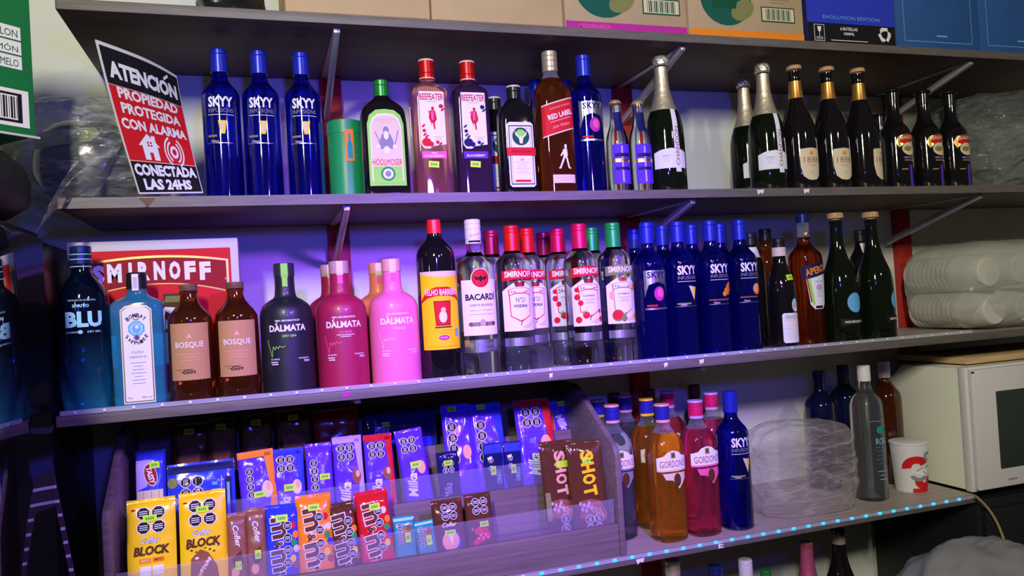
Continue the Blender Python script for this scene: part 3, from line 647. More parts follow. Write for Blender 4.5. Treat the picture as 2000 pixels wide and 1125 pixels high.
def baileys():
    t = new('baileys', 'cream_liqueur_bottle'); r = .0415
    pr = Prof([(0, r*.95, 's'), (.004, r, 's'), (.130, r*.96), (.158, r*.9), (.178, .024), (.195, .0165), (.225, .0150), (.250, .0150, 's')])
    loft('dark_body', pr, G_BLACK, t, 44)
    cap(t, .232, .262, .0165, mat('glossy_black_cap', (.01, .01, .01), .12), ()); 
    loft('domed_cap_top', Prof([(.2615, .017, 's'), (.2635, .0215), (.268, .021), (.2725, .012), (.2735, .004, 's')]), mat('glossy_black_cap'), t, 32)
    A = Art(); A.poly([(-.030, .126), (-.022, .140), (0, .147), (.028, .147), (.030, .128), (.010, .126), (-.012, .118), (-.022, .110)], 'gold', 1); A.poly([(-.020, .124), (-.016, .137), (0, .144), (.028, .145), (.029, .129), (.010, .128), (-.009, .120)], 'red', 2)
    A.ell(.006, .107, .0215, .017, 'cream', 1, 24); lb = A.build('label', t, **on(pr))
    B = Art(); B.text("BAILEYS", .005, .137, .042, .009, 'cream', 4, .02, 0, 4); B.ell(.000, .107, .011, .007, 'olive', 3, 14); B.poly([(.006, .112), (.018, .116), (.012, .102)], 'kraft', 4)
    B.rect(.006, .084, .040, .007, 'navy', 1); B.text('IRISH CREAM', .006, .084, .034, .004, 'peach', 2, .01); B.rect(.006, .077, .034, .0016, 'peach', 1); B.rect(-.012, .054, .016, .0025, 'kraft', 1)
    B.rect(.006, .034, .008, .062, 'purple', 1)
    B.build('lettering', lb, **on(pr))
baileys()
def fernet():
    t = new('fernet', 'bitter_liqueur_bottle'); r = .033
    pr = Prof([(0, r*.94, 's'), (.004, r, 's'), (.135, r), (.165, r*.92), (.195, .0175), (.215, .0142), (.25, .0138, 's')])
    loft('glass_body', pr, G_BLACK, t, 40)
    cap(t, .2195, .2405, .0165, mat('pale_paper_collar', (.75, .60, .60), .6), (), name='paper_collar'); cap(t, .2410, .262, .0145, mat('black_cap'), (.25,))
    A = Art(); c = .004; W = .046
    A.poly([(-W/2+c, .014), (W/2-c, .014), (W/2, .018), (W/2, .080), (W/2-c, .084), (-W/2+c, .084), (-W/2, .080), (-W/2, .018)], 'white', 1); A.ell(.012, .102, .010, .016, 'aqua', 1, 16); lb = A.build('label', t, **on(pr))
    B = Art(); B.text('FERNET B', .002, .074, .034, .009, 'grey', 2, 0); B.lines(0, .045, .038, 8, .006, 'peach', 2, .0008); B.ell(.010, .100, .006, .006, 'peach', 2, 10); B.ell(.014, .092, .006, .006, 'white', 2, 10)
    B.build('lettering', lb, **on(pr)); sticker(t, pr.surf, .004, .168, .018, .013, 4)
fernet()
def aperol():
    t = new('aperol', 'aperitif_bottle'); r = .040
    pr = Prof([(0, r*.9, 's'), (.006, r*.96, 's'), (.06, r*.93), (.14, r), (.205, r), (.222, r*.97), (.238, .022), (.25, .0155), (.275, .0142), (.302, .0138, 's')])
    loft('glass_body', pr, G_APEROL, t, 44, level=.262, mtop=G_EMPTY)
    cap(t, .300, .3215, .0160, mat('navy_cap'), ())
    W = .072; sl = .24; A = Art(); A.poly([(-W/2, .158), (W/2, .158+W*sl), (W/2, .190+W*sl), (-W/2, .190)], 'navy', 3); A.build('brand_band', t, **on(pr, vs=.01)); A = Art()
    A.poly([(-.028, .165), (.028, .172), (.024, .100), (.014, .088), (-.010, .088), (-.020, .100)], 'white', 1); A2 = Art(); A2.poly([(-.008, .275), (.010, .278), (.010, .272), (-.008, .269)], 'gold', 1); A2.build('neck_seal', t, **on(pr, vs=.01)); lb = A.build('label', t, **on(pr, vs=.01))
    B = Art(); a = math.degrees(math.atan(sl)); B.text('APEROL', .001, .1825, .060, .017, 'orange', 5, .03, 0, a); B.rect(-.0215, .135, .003, .06, 'red', 4, 8); B.rect(-.016, .130, .006, .062, 'lime', 4, 8)
    B.text('APERITIVO', .004, .154, .024, .004, 'sky', 4, .01); B.ell(.004, .140, .009, .008, 'lilac', 4, 14); B.lines(.004, .124, .02, 3, .005, 'grey', 4); B.rect(.002, .093, .020, .006, 'black', 4)
    B.build('lettering', lb, **on(pr, vs=.01))
aperol()
def gordon(kind, glass, liq, capm, lcol, capring='cream', stretch_cap=.0165):
    t = new(kind, 'gin_bottle'); r = .041
    pr = Prof([(0, .034, .033, 2.6, 's'), (.006, .039, .038, 2.6, 's'), (.15, .0405, .039, 2.8), (.205, .0405, .039, 2.8), (.228, .036, .035, 2.3), (.246, .020, .020, 2), (.256, .0155, .0155, 2), (.27, .015, .015, 2, 's')])
    loft('glass_body', pr, liq, t, 44, level=.240, mtop=G_EMPTY)
    cap(t, .262, .302, .0172, capm, (.288,), top=mat('cap_top_'+capring, PC[capring], .4)); n = Art(); n.rect(0, .2655, .05, .006, capring, 1); n.build('cap_ring', t, fn=lambda u, v, d: (.0175*math.sin(u/.0175), -.0175*math.cos(u/.0175), v), us=.004)
    def f(u, v, d):
        rx, ry, n = pr.ev(v); a = u/.041; c, s_ = math.sin(a), math.cos(a); k = (abs(c/rx)**n+abs(s_/ry)**n)**(-1/n); return (c*(k+d), -s_*(k+d), v)
    W = .076; A = Art(); A.poly([(-W/2, .158), (W/2, .158), (W/2, .188), (.022, .192), (.014, .200), (0, .2035), (-.014, .200), (-.022, .192), (-W/2, .188)], 'white', 1); lb = A.build('label', t, fn=f, us=.005, vs=.015)
    B = Art(); B.text("GORDON'S", 0, .1745, .062, .0155, 'darkred', 2, .0); B.rect(0, .160, W, .004, lcol, 2); B.rect(0, .193, .011, .013, 'olive', 2); B.rect(0, .193, .006, .008, 'gold', 3)
    B.poly([(-.026, .154), (.030, .154), (.030, .140), (.012, .118), (-.004, .138), (-.020, .140)], lcol if kind != 'gor_silver' else 'grey', 1); B.ell(.008, .138, .009, .015, 'brown', 2, 16)
    B.build('lettering', lb, fn=f, us=.005, vs=.015)
BC = mat('blue_foil_cap', (.03, .03, .35), .3, .3); PK = mat('pink_foil_cap', (.80, .02, .14), .3, .3)
gordon('gor_amber', None, G_ORANGE, BC, 'cream', 'peach'); gordon('gor_pink', None, G_PINK, PK, 'pink', 'lilac'); gordon('gor_silver', None, G_GREY, BC, 'grey', 'peach'); gordon('gor_orange', None, G_ORANGE, BC, 'cream', 'yellow')

# generic dim bottles standing behind
def plain(kind, glass, H, r, capm, name, neckm=None, ch=.03):
    t = new(kind, name)
    pr = Prof([(0, r*.93, 's'), (.004, r, 's'), (H*.66, r), (H*.74, r*.94), (H*.80, .020), (H*.84, .0150), (H-ch, .0142, 's')])
    loft('glass_body', pr, glass, t, 36); cap(t, H-ch, H, .0158, capm, (H-.012,))
    return t, pr
plain('navy_plain', mat('navy_glass', (.006, .008, .05), .08, trans=.3, coat=.4), .315, .042, mat('navy_cap'), 'vodka_bottle')
t_, p_ = plain('white_neck', G_BLACK, .285, .032, mat('black_cap'), 'wine_bottle'); A = Art(); A.rect(0, .236, .026, .026, 'white', 1); A.build('neck_label', t_, **on(p_))
plain('amber_plain', G_WHISKY, .30, .034, mat('black_cap'), 'whisky_bottle')
plain('dark_plain', G_BLACK, .30, .034, mat('dark_red_cap', (.12, .01, .01), .5), 'spirit_bottle')
t_, p_ = plain('ron', mat('smoky_clear_glass', (.70, .76, .78), .03, trans=.96, ior=1.33), .338, .040, mat('white_cap'), 'rum_bottle', ch=.04)
A = Art(); A.text('RON', .004, .150, .030, .016, 'aqua', 1, -.01); A.lines(.004, .115, .036, 5, .010, 'teal', 1, .0014); A.rect(0, .200, .05, .0015, 'grey', 1); A.ell(.004, .178, .012, .010, 'teal', 1); A.lines(.004, .065, .03, 3, .010, 'aqua', 1, .0012); A.build('printed_label', t_, **on(p_))
plain('brown_plain', G_AMBER, .33, .040, mat('lilac_cap', (.45, .33, .42), .4), 'rum_bottle', ch=.045)

# ------------------------------------------------------------------ second shelf (left to right)
g = 'cobalt blue vodka bottles by the alarm sign'
put('skyy_pine', -.059, .12, 2, 'cobalt blue vodka bottle beside the red alarm sign', g)
put('skyy_pine', .0165, .12, 2, 'cobalt blue vodka bottle, the middle of three by the alarm sign', g)
put('skyy_pine', .0985, .12, 2, 'cobalt blue vodka bottle just left of the green canister', g)
def canister():
    t = thing('gift_canister', 'matte green cylindrical canister with an orange bottle picture', 'canister', (.1835, .145, ZS[2])); r = .037
    pr = Prof([(0, r, 's'), (.168, r, 's'), (.171, r-.001, 's')], 1)
    loft('tube', pr, mat('green_board', (.012, .30, .075), .4), t, 48)
    loft('lid', Prof([(.145, r+.0008, 's'), (.172, r+.0008, 's'), (.173, r-.001, 's')], 1), mat('green_board'), t, 48)
    A = Art(); A.rect(.004, .118, .018, .066, 'orange', 5); f = A.build('picture_panel', t, **on(pr))
    B = Art(); B.poly([(-.001, .090), (.009, .090), (.009, .118), (.006, .130), (.006, .143), (.002, .143), (.002, .130), (-.001, .118)], 'teal', 7); B.build('bottle_print', f, **on(pr))
canister()
put('hodl', .253, .072, 2, 'dark flat liqueur bottle with lime green label reading Hödlmoser', None)
put('beef_pink', .352, .08, 2, 'pink strawberry gin bottle with red cap and white label', 'red capped gin bottles')
put('beef_black', .441, .08, 2, 'dark blackberry gin bottle with red cap and white label', 'red capped gin bottles')
put('jager', .535, .058, 2, 'black square herbal liqueur bottle with deer emblem, front of its pair', 'herbal liqueur bottles')
put('jager', .519, .15, 2, 'black herbal liqueur bottle hidden behind the deer label one', 'herbal liqueur bottles')
put('redlabel', .6235, .06, 2, 'whisky bottle with slanted red label and gold cap', None)
put('skyy', Xp(1046, 170, .25), .25, 2, 'blue vodka bottle behind the whisky, its cap left of it', 'cobalt bottles at the back of the second shelf')
put('skyy', Xp(1103, 170, .25), .25, 2, 'blue vodka bottle behind the whisky, its cap right of it', 'cobalt bottles at the back of the second shelf')
put('skyy_silver', .703, .06, 2, 'cobalt vodka bottle with silver label right of the red label whisky', None)
put('tonic', .769, .048, 2, 'small clear bottle with gold crown cap, left of its pair', 'small crown capped bottles')
put('tonic', .8245, .048, 2, 'small clear bottle with gold crown cap beside the champagne', 'small crown capped bottles')
g = 'champagne bottles with gold foil'
put('chandon', .898, .062, 2, 'champagne bottle standing beside the small clear bottles', g, rot=-14)
put('chandon', 1.187, .08, 2, 'champagne bottle standing left of the three cream-labelled ones', g, rot=-14)
put('chandon', Xp(1462, 330, .2), .2, 2, 'champagne bottle half hidden behind the right hand champagne bottle', g)
g = 'black sparkling wine bottles labelled 1888'
put('s1888', 1.280, .08, 2, 'black 1888 sparkling bottle beside the champagne', g)
put('s1888', 1.378, .08, 2, 'black 1888 sparkling bottle, middle of the three', g)
put('s1888', 1.474, .08, 2, 'black 1888 sparkling bottle beside the cream liqueur', g, rot=28)
g = 'dark cream liqueur bottles'
put('baileys', 1.600, .10, 2, 'dark cream liqueur bottle nearest the 1888 bottles', g)
put('baileys', 1.702, .10, 2, 'dark cream liqueur bottle, middle of its three', g)
put('baileys', 1.794, .10, 2, 'dark cream liqueur bottle beside the dark plastic bag', g)
put('baileys', Xp(1716, 212, .21), .21, 2, 'shorter dark bottle behind the leftmost cream liqueur', g, sc=.87)

# ------------------------------------------------------------------ third shelf
put('blu', -.3085, .058, 3, 'dark teal gin bottle with big pale BLU lettering', None, rot=8)
put('bombay', -.219, .055, 3, 'sky blue square gin bottle with arched white label', None)
put('bosque', -.1315, .052, 3, 'amber gin bottle with kraft label beside the sky blue one', 'amber bottles with kraft labels')
put('bosque', -.0495, .052, 3, 'amber gin bottle with kraft label beside the matte black one', 'amber bottles with kraft labels')
g = 'matte coated gin bottles'
put('dal_black', .0415, .057, 3, 'matte black gin bottle with lime seal strip', g)
put('dal_red', .146, .057, 3, 'matte crimson gin bottle, front of the pair', g)
put('dal_red', Xp(644, 540, .165), .165, 3, 'matte crimson gin bottle half hidden behind its twin', g)
put('dal_pink', .250, .057, 3, 'matte pink gin bottle beside the yellow-labelled bottle', g)
put('dal_orange', Xp(738, 545, .17), .17, 3, 'matte orange gin bottle behind the pink one', g)
put('velho', .3425, .055, 3, 'tall dark bottle with yellow label and red cap', None)
put('bacardi', .425, .055, 3, 'clear rum bottle with white cap and red bat emblem', None)
g = 'clear vodka bottles with coloured caps'
put('sm21', .509, .055, 3, 'clear vodka bottle with red cap marked Nº21, in the front row', g)
put('sm21', .568, .125, 3, 'clear red-capped vodka bottle half behind the front Nº21 one', g)
put('smma', Xp(958, 460, .145), .145, 3, 'clear vodka bottle with dark red cap behind the rum', g, rot=90)
put('smma', Xp(1060, 465, .24), .24, 3, 'clear vodka bottle with maroon cap in the back row', g, rot=60)
put('smra', .652, .15, 3, 'clear raspberry vodka bottle behind, its label half hidden', g)
put('smra', .6665, .058, 3, 'clear raspberry vodka bottle with crimson cap, front row', g)
put('smwm', .7480, .058, 3, 'clear watermelon vodka bottle with green cap, front row', g)
put('smwm', .7370, .15, 3, 'clear vodka bottle with green cap, back row', g)
g = 'cobalt bottles on the third shelf'
put('skyy_silver', .8280, .050, 3, 'cobalt vodka bottle with silver label beside the watermelon one', g)
put('skyy_cone', .906, .05, 3, 'cobalt vodka bottle with a cream wedge picture on the third shelf', g)
put('skyy_berry', .991, .05, 3, 'cobalt vodka bottle with orange berries picture', g)
put('skyy_peach', 1.071, .05, 3, 'cobalt vodka bottle with a round peach picture', g)
for px, py, Y, lab in ((1235, 455, .20, 'behind the watermelon vodka'), (1290, 450, .13, 'behind the silver label one'), (1347, 455, .13, 'behind the cream wedge one'), (1402, 447, .13, 'behind the peach one')):
    put('skyy', Xp(px, py, Y)+.003, Y, 3, 'cobalt vodka bottle in the back row, '+lab, g)
put('white_neck', Xp(1466, 490, .145), .145, 3, 'black bottle with a white neck label, behind the last cobalt one', None)
put('amber_plain', Xp(1494, 460, .215), .215, 3, 'amber spirit bottle in shade behind the small fernet bottle', None)
put('fernet', 1.1775, .05, 3, 'small black fernet bottle with pale label and neon price sticker', None)
put('aperol', 1.2675, .07, 3, 'orange aperitif bottle with slanted navy APEROL label', None)
put('nove', 1.3535, .056, 3, 'dark corked sparkling bottle with round blue label, left one', 'corked sparkling bottles on the third shelf', rot=0)
put('nove', 1.4615, .056, 3, 'dark corked sparkling bottle, right one, label turned aside', 'corked sparkling bottles on the third shelf', rot=30)
put('white_neck', Xp(1679, 450, .165), .165, 3, 'black capped bottle with white neck label between the corked ones', None)

# ------------------------------------------------------------------ lowest shelf bottles
g = 'gin bottles right of the chocolate stand'
put('gor_silver', .7500, .125, 4, 'clear gin bottle standing against the chocolate stand', g)
put('gor_amber', .8435, .06, 4, 'amber gin bottle with pale cap ring, front row', g)
put('gor_pink', .930, .06, 4, 'bright pink gin bottle in the front row', g)
put('gor_orange', Xp(1262, 795, .165), .165, 4, 'orange gin bottle with a yellow cap ring in the second row', g)
put('gor_silver', .7600, .225, 4, 'blue capped gin bottle peeking above the stand side', g)
put('gor_pink', Xp(1388, 775, .15), .15, 4, 'pink gin bottle behind the cobalt vodka', g)
put('gor_silver', .845, .250, 4, 'blue capped gin bottle in the back row', g)
put('gor_pink', Xp(1303, 778, .245), .245, 4, 'pink capped gin bottle in the back row', g)
for px, py, lab in ((1200, 778, 'beside the stand'), (1268, 772, 'behind the amber gin'), (1356, 768, 'behind the pink gin')):
    put('dark_plain', Xp(px, py, .335), .335, 4, 'dark bottle in the rear shade '+lab, 'dark bottles against the wall')
put('skyy_cone', 1.0225, .06, 4, 'cobalt vodka bottle beside the crumpled plastic bag', None, sc=1.02)
put('navy_plain', Xp(1597, 712, .25), .25, 4, 'navy bottle behind the plastic bag, left one', 'navy bottles behind the bag')
put('navy_plain', Xp(1645, 715, .322), .322, 4, 'navy bottle behind the plastic bag, right one', 'navy bottles behind the bag')
put('ron', 1.448, .10, 4, 'clear rum bottle with white cap between bag and paper cup', None)
put('brown_plain', Xp(1726, 720, .205), .205, 4, 'brown bottle with lilac cap behind the paper cup', None)

# ------------------------------------------------------------------ chocolate display stand
Z4 = ZS[4]
SX0, SX1 = -.286, .707
st = thing('display_stand', 'wooden three-tier chocolate display stand with clear lips', 'display stand', (0, 0, Z4))
side = [(.001, 0), (.001, .215), (.012, .232), (.195, .340), (.225, .348), (.350, .348), (.350, 0)]
for x in (SX0, SX1-.013): prism('side_panel', side, 'x', x, x+.013, STANDW, st, .0012)
a_, b_ = SX0+.0135, SX1-.0135
for k, (y, zf, zt, zl) in enumerate(((.004, .045, .068, .118), (.122, .118, .144, .194), (.242, .205, .236, .262))):
    boxobj('tier_front', (a_, b_, y, y+.012, (0, .045, .118)[k]+.0005, zt), STANDW, st, .0008)
    boxobj('tier_floor', (a_, b_, y+.0125, (.2415 if k == 1 else .1215 if k == 0 else .337), zf-.010, zf), STANDW, st)
    if k < 2: boxobj('clear_lip', (a_+.002, b_-.002, y+.0125, y+.0145, zf+.002, zl), film('clear_acrylic', (.55, .5, .7), .10, .08), st, .0004)
boxobj('back_panel', (a_, b_, .338, .348, .006, .345), STANDW, st)
TF = {1: Z4+.045, 2: Z4+.118, 3: Z4+.205}; TY = {1: .020, 2: .138, 3: .262}

def surfpack(w_, h, t, seed, fin=.010, puff=3.2):
    def thick(u, v):
        e = min(v-fin*.6, h-fin*.6-v)
        k = 0 if e <= 0 else min(1, e/(.22*w_+.004))
        k = k**.45
        x = min(1, abs(u)/(w_/2)); return max(.0006, t/2*k*(1-x**puff)**(1/puff))
    def crinkle(u, v): return .0016*noise.noise(Vector((u*60+seed*7, v*45, seed)))*1.2
    def front(u, v, d): return (u, -(thick(u, v)+crinkle(u, v)+d), v)
    return thick, crinkle, front
def pack(name, label, cat, px, ptop, tier, wpx, col, art, group, tilt=0, lean=13, t=.014, Y0=None, h=None, stick=None, fin=.010, rough=.25, rot=0, sfn=None):
    Yb = (TY[tier] if Y0 is None else Y0)+t/2
    zf = TF[tier]; ln = math.radians(lean)
    if h is None:
        Yt = Yb+.03
        for _ in range(4):
            h = (at(px, ptop, Yt).z-zf)/math.cos(ln); Yt = Yb+math.sin(ln)*h
    p = at(px, ptop+20, Yb+math.sin(ln)*h*.8)
    a, b = at(px-wpx/2, ptop+20, p.y), at(px+wpx/2, ptop+20, p.y); w_ = (b-a).x
    root = thing(name, label, cat, (p.x, Yb, zf+.0012), 0, group)
    # a copied tilt must not sink the lower corner
    root.rotation_euler = (-ln, math.radians(tilt), math.radians(rot))
    root.location.z += abs(math.sin(math.radians(tilt)))*w_/2+math.sin(ln)*t/2
    if tilt: root.location.x -= math.sin(math.radians(tilt))*h*.8
    seed = (sum(map(ord, label)) % 97)
    th, cr, fr = surfpack(w_, h, t, seed, fin)
    bm = bmesh.new(); NX, NY = 14, 28
    vs_ = sorted(set([h*j/NY for j in range(NY+1)]+[fin*.3, fin*.6, h-fin*.6, h-fin*.3]))
    F_ = [[bm.verts.new(fr(-w_/2+w_*i/NX, v, 0)) for i in range(NX+1)] for v in vs_]
    B_ = [[bm.verts.new((-w_/2+w_*i/NX, th(-w_/2+w_*i/NX, v)-cr(-w_/2+w_*i/NX, v), v)) for i in range(NX+1)] for v in vs_]
    for j in range(len(vs_)-1):
        for i in range(NX):
            bm.faces.new((F_[j][i], F_[j][i+1], F_[j+1][i+1], F_[j+1][i])); bm.faces.new((B_[j][i+1], B_[j][i], B_[j+1][i], B_[j+1][i+1]))
        bm.faces.new((B_[j][0], F_[j][0], F_[j+1][0], B_[j+1][0])); bm.faces.new((F_[j][NX], B_[j][NX], B_[j+1][NX], F_[j+1][NX]))
    for R_, flip in ((0, 0), (-1, 1)):
        for i in range(NX):
            q = (F_[R_][i+1], F_[R_][i], B_[R_][i], B_[R_][i+1]); bm.faces.new(q if not flip else q[::-1])
    bmobj('wrapper', bm, mat('wrapper_'+col, PC[col], rough, coat=.4, bump=.25, nscale=60), root, 50)
    A = Art(); art(A, w_, h)
    if A.L: A.build('printed_front', root, fr, us=w_/12, vs=h/24, d0=.0005)
    if stick: sticker(root, sfn or fr, stick[0]*w_, stick[1]*h, *(stick[2:] if len(stick) > 2 else (.020, .011)), us=.004)
    return root

def a_block(nuts):
    def f(A, w_, h):
        A.seals(0, h-.038, .0125, 2, 2)
        A.text('Cofler', -.002, h-.073, .034, .012, 'brown', 2, .06, .3); A.text('Cofler', -.002, h-.073, .033, .0115, 'white', 3, .02, .3)
        A.text('BLOCK', 0, h-.091, .060, .0165, 'brown', 3, .05, .15)
        A.ell(-w_*.36, h-.018, .004, .002, 'red', 2)
        if not nuts:
            A.rect(-.011, h-.108, .019, .008, 'orange', 2); A.rect(.011, h-.108, .019, .008, 'orange', 2); A.text('MITI', -.011, h-.108, .013, .004, 'cream', 3, .02); A.text('MITI', .011, h-.108, .013, .004, 'brown', 3, .02)
            for x in (-.0105, .0105):
                for z in (.126, .146, .166): A.rect(x, h-z, .018, .017, 'white', 2)
        else:
            A.poly([(-.024, h-.160), (-.022, h-.118), (-.006, h-.103), (.008, h-.110), (.022, h-.135), (.026, h-.165)], 'milk', 2)
            for k in range(16): A.ell(-.012+.026*((k*.618) % 1), h-.118-.040*((k*.37) % 1), .0035, .0022, 'peach' if k % 3 else 'white', 4, 8, k*40)
            for k in range(12): A.ell(-.027+.054*((k*.71) % 1), h-.100-.012*((k*.43) % 1), .0022, .0014, 'brown', 1, 6, k*35)
    return f
pack('chocolate_bar', 'yellow block chocolate bar with white squares, leftmost in the stand', 'chocolate bar', 295, 976, 1, 96, 'yellow', a_block(0), 'yellow chocolate bars', stick=(-.02, .815, .023, .012), lean=11)
pack('chocolate_bar', 'yellow block chocolate bar with nut picture', 'chocolate bar', 395, 962, 1, 92, 'yellow', a_block(1), 'yellow chocolate bars', stick=(.0, .83, .022, .011), lean=11)
def a_mini(A, w_, h):
    A.text('Cofler', .001, h*.70, .040, .0105, 'white', 2, .02, .2, -82); A.ell(-.004, h*.25, .007, .009, 'peach', 1, 14); A.poly([(-w_*.3, h*.42), (w_*.2, h*.52), (w_*.3, h*.36), (-w_*.1, h*.30)], 'brown', 1)
pack('chocolate_bar', 'small brown chocolate bar beside the yellow nut bar', 'chocolate bar', 461, 1004, 1, 40, 'milk', a_mini, 'small brown bars', stick=(.05, .33, .011, .016))
pack('chocolate_bar', 'small brown chocolate bar beside the blue candy bag', 'chocolate bar', 499, 994, 1, 38, 'milk', a_mini, 'small brown bars', stick=(.05, .42, .011, .016))
def a_mm(var):
    def f(A, w_, h):
        for ch, z, vw, hw in (('m', .70, .040, .026), ('&', .49, .013, .015), ('m', .29, .040, .026), ("'s", .08, .018, .022)):
            A.text(ch, -.007, z*h, vw*h/.15+.0035, hw+.0035, 'white', 3, .06, 0, -84); A.text(ch, -.007, z*h, vw*h/.15, hw, 'brown', 4, .03, 0, -84)
        for k in range(4): A.seal(.009, h*.72-k*h*.155, .0085, False, 6)
        for k, (c, x, z) in enumerate((('red', .3, .72), ('orange', .38, .6), ('green', .33, .5), ('blue', .40, .42), ('yellow', .30, .30), ('milk', .38, .22))): A.ell(x*w_, z*h, .0055, .007, c if c != {'blue': 'blue', 'orange': 'orange', 'red': 'red', 'brown': 'brown'}.get(var) else 'cream', 2, 14)
        if var == 'red': A.text('peanut', -w_*.38, h*.32, .04, .006, 'pink', 2, .02, 0, -84)
    return f
mg = 'candy bags with big brown letters'
pack('candy_bag', 'blue candy bag with big brown m letters', 'candy bag', 551, 989, 1, 66, 'blue', a_mm('blue'), mg, tilt=2, stick=(-.02, .82, .022, .013), t=.020, rough=.15)
pack('candy_bag', 'orange candy bag with big brown m letters', 'candy bag', 612, 968, 1, 70, 'orange', a_mm('orange'), mg, stick=(.0, .84, .021, .012), t=.018, rough=.15)
pack('candy_bag', 'dark brown candy bag between the orange and the red one', 'candy bag', 668, 985, 1, 50, 'brown', a_mm('brown'), mg, tilt=-4, t=.018, rough=.12)
pack('candy_bag', 'red candy bag with big brown m letters', 'candy bag', 726, 962, 1, 66, 'red', a_mm('red'), mg, tilt=-3, stick=(.05, .78, .021, .013), t=.020, rough=.12)
def a_green(A, w_, h):
    A.rect(-w_*.02, h*.93, w_*.9, h*.06, 'aqua', 1); A.rect(0, h*.62, w_*.4, h*.3, 'olive', 1)
    for k in range(4): A.seal(-w_*.22, h*.80-k*.0105, .0052, False, 3)
    A.ell(w_*.2, h*.72, .006, .009, 'milk', 2, 12)
pack('chocolate_bar', 'teal snack bar beside the red candy bag', 'chocolate bar', 789, 1010, 1, 42, 'teal', a_green, 'teal snack bars', stick=(.12, .55, .011, .019), rough=.2)
pack('chocolate_bar', 'teal snack bar beside the brown egg pack', 'chocolate bar', 829, 1020, 1, 38, 'teal', a_green, 'teal snack bars', tilt=-4, stick=(.12, .5, .011, .019), rough=.2)
def a_egg(red):
    def f(A, w_, h):
        A.seals(.002, h*.78, .0085, 2, 2)
        if not red:
            A.text('Cofler', 0, h*.56, .03, .009, 'white', 3, .02, .3); A.ell(.002, h*.25, .019, .024, 'blue', 2, 20); A.ell(.000, h*.28, .0175, .019, 'peach', 3, 20); A.poly([(-.006, h*.44), (.008, h*.44), (.002, h*.2)], 'white', 4)
        else:
            for k in range(7): A.ell(-.012+.004*k, h*(.18+.1*math.sin(k*1.3)**2)+.01*(k % 3), .007, .0065, 'red', 2, 12)
            for k in range(5): A.ell(-.008+.005*k, h*.24+.006*(k % 2), .0035, .003, 'pink', 3, 8)
    return f
pack('chocolate_pack', 'brown chocolate pack with a pink and blue egg picture', 'chocolate pack', 873, 978, 1, 60, 'brown', a_egg(0), 'dark brown packs', stick=(.0, .42, .022, .010), t=.018)
pack('chocolate_pack', 'dark brown chocolate pack with red berries', 'chocolate pack', 933, 966, 1, 52, 'brown', a_egg(1), 'dark brown packs', stick=(.12, .47, .018, .011), t=.016, rough=.12)
def a_shot(front):
    def f(A, w_, h):
        for k, ch in enumerate('SHOT'): A.text(ch, .002 if front else .004, h*.83-k*.0245, .0215, .031 if front else .026, 'yellow' if front else 'peach', 3, .05, 0, -86)
        A.poly([(-w_*.34, h*.18), (-w_*.26, h*.36), (-w_*.02, h*.37), (w_*.25, h*.34), (w_*.44, h*.20), (w_*.40, h*.12)], 'milk', 2)
        for k in range(4): A.rect(-w_*.02+k*w_*.1, h*.27-k*h*.02, w_*.012+.001, h*.12, 'peach', 4, 28)
        for k in range(7): A.ell(-w_*.30+.004*k, h*.33-.004*(k*3 % 5), .003, .0045, 'lilac', 5, 8)
        A.seals(w_*.05, h*.10, .0105, 2 if front else 1, 2, True)
        if not front: A.rect(-w_*.40, h*.30, w_*.14, h*.30, 'olive', 2)
    return f
pack('chocolate_bar', 'dark brown SHOT chocolate bar behind its twin', 'chocolate bar', 1086, 862, 1, 64, 'brown', a_shot(0), 'dark brown SHOT bars', stick=(.1, .74, .026, .015), rough=.15, Y0=.060, lean=8)
pack('chocolate_bar', 'dark brown SHOT chocolate bar with yellow letters, in front', 'chocolate bar', 1141, 862, 1, 68, 'brown', a_shot(1), 'dark brown SHOT bars', tilt=0, stick=(.0, .78, .020, .013), rough=.12, Y0=.030, lean=8)

# second tier
mk = 'purple chocolate bars on the second tier'
def a_wafer(A, w_, h):
    A.rect(-w_*.02, h*.33, w_*.86, h*.50, 'cream', 1); 
    for x in (-.22, .04, .28): A.rect(w_*x, h*.33, .0012, h*.48, 'kraft', 2)
    A.poly([(-w_*.46, h*.58), (-w_*.1, h*.62), (w_*.05, h*.9), (-w_*.46, h*.9)], 'lilac', 1); A.ell(.001, h*.74, .0115, .023, 'white', 2, 20, 14); A.ell(.001, h*.74, .0105, .021, 'darkred', 3, 20, 14)
    A.text('TASSY', .001, h*.73, .034, .010, 'white', 4, .04, .2, -76)
pack('wafer_pack', 'blue wafer pack with red oval, at the left end', 'wafer pack', 294, 884, 2, 60, 'blue', a_wafer, None, stick=(.15, .84, .018, .013), t=.024, rough=.3, fin=.002)
def a_leger(A, w_, h):
    A.rect(0, h*.92, w_*.98, h*.10, 'navy', 1); A.seals(-w_*.14, h*.68, .0110, 2, 2, True); A.octa(-w_*.42, h*.76, .0105, 'olive', 3); A.octa(-w_*.42, h*.52, .0105, 'grey', 3)
    A.rect(w_*.10, h*.55, .0018, .02, 'lilac', 2); A.rect(w_*.30, h*.42, .0018, h*.74, 'lilac', 2); A.rect(w_*.40, h*.42, w_*.1, h*.7, 'navy', 2); A.rect(w_*.40, h*.42, .005, h*.55, 'sky', 3); A.rect(w_*.2, h*.70, .010, .006, 'sky', 2)
pack('chocolate_bar', 'wide navy chocolate pack behind the yellow bars', 'chocolate bar', 393, 905, 2, 132, 'blue', a_leger, mk, stick=(.22, .58, .018, .014), t=.018, rough=.15, tilt=0)
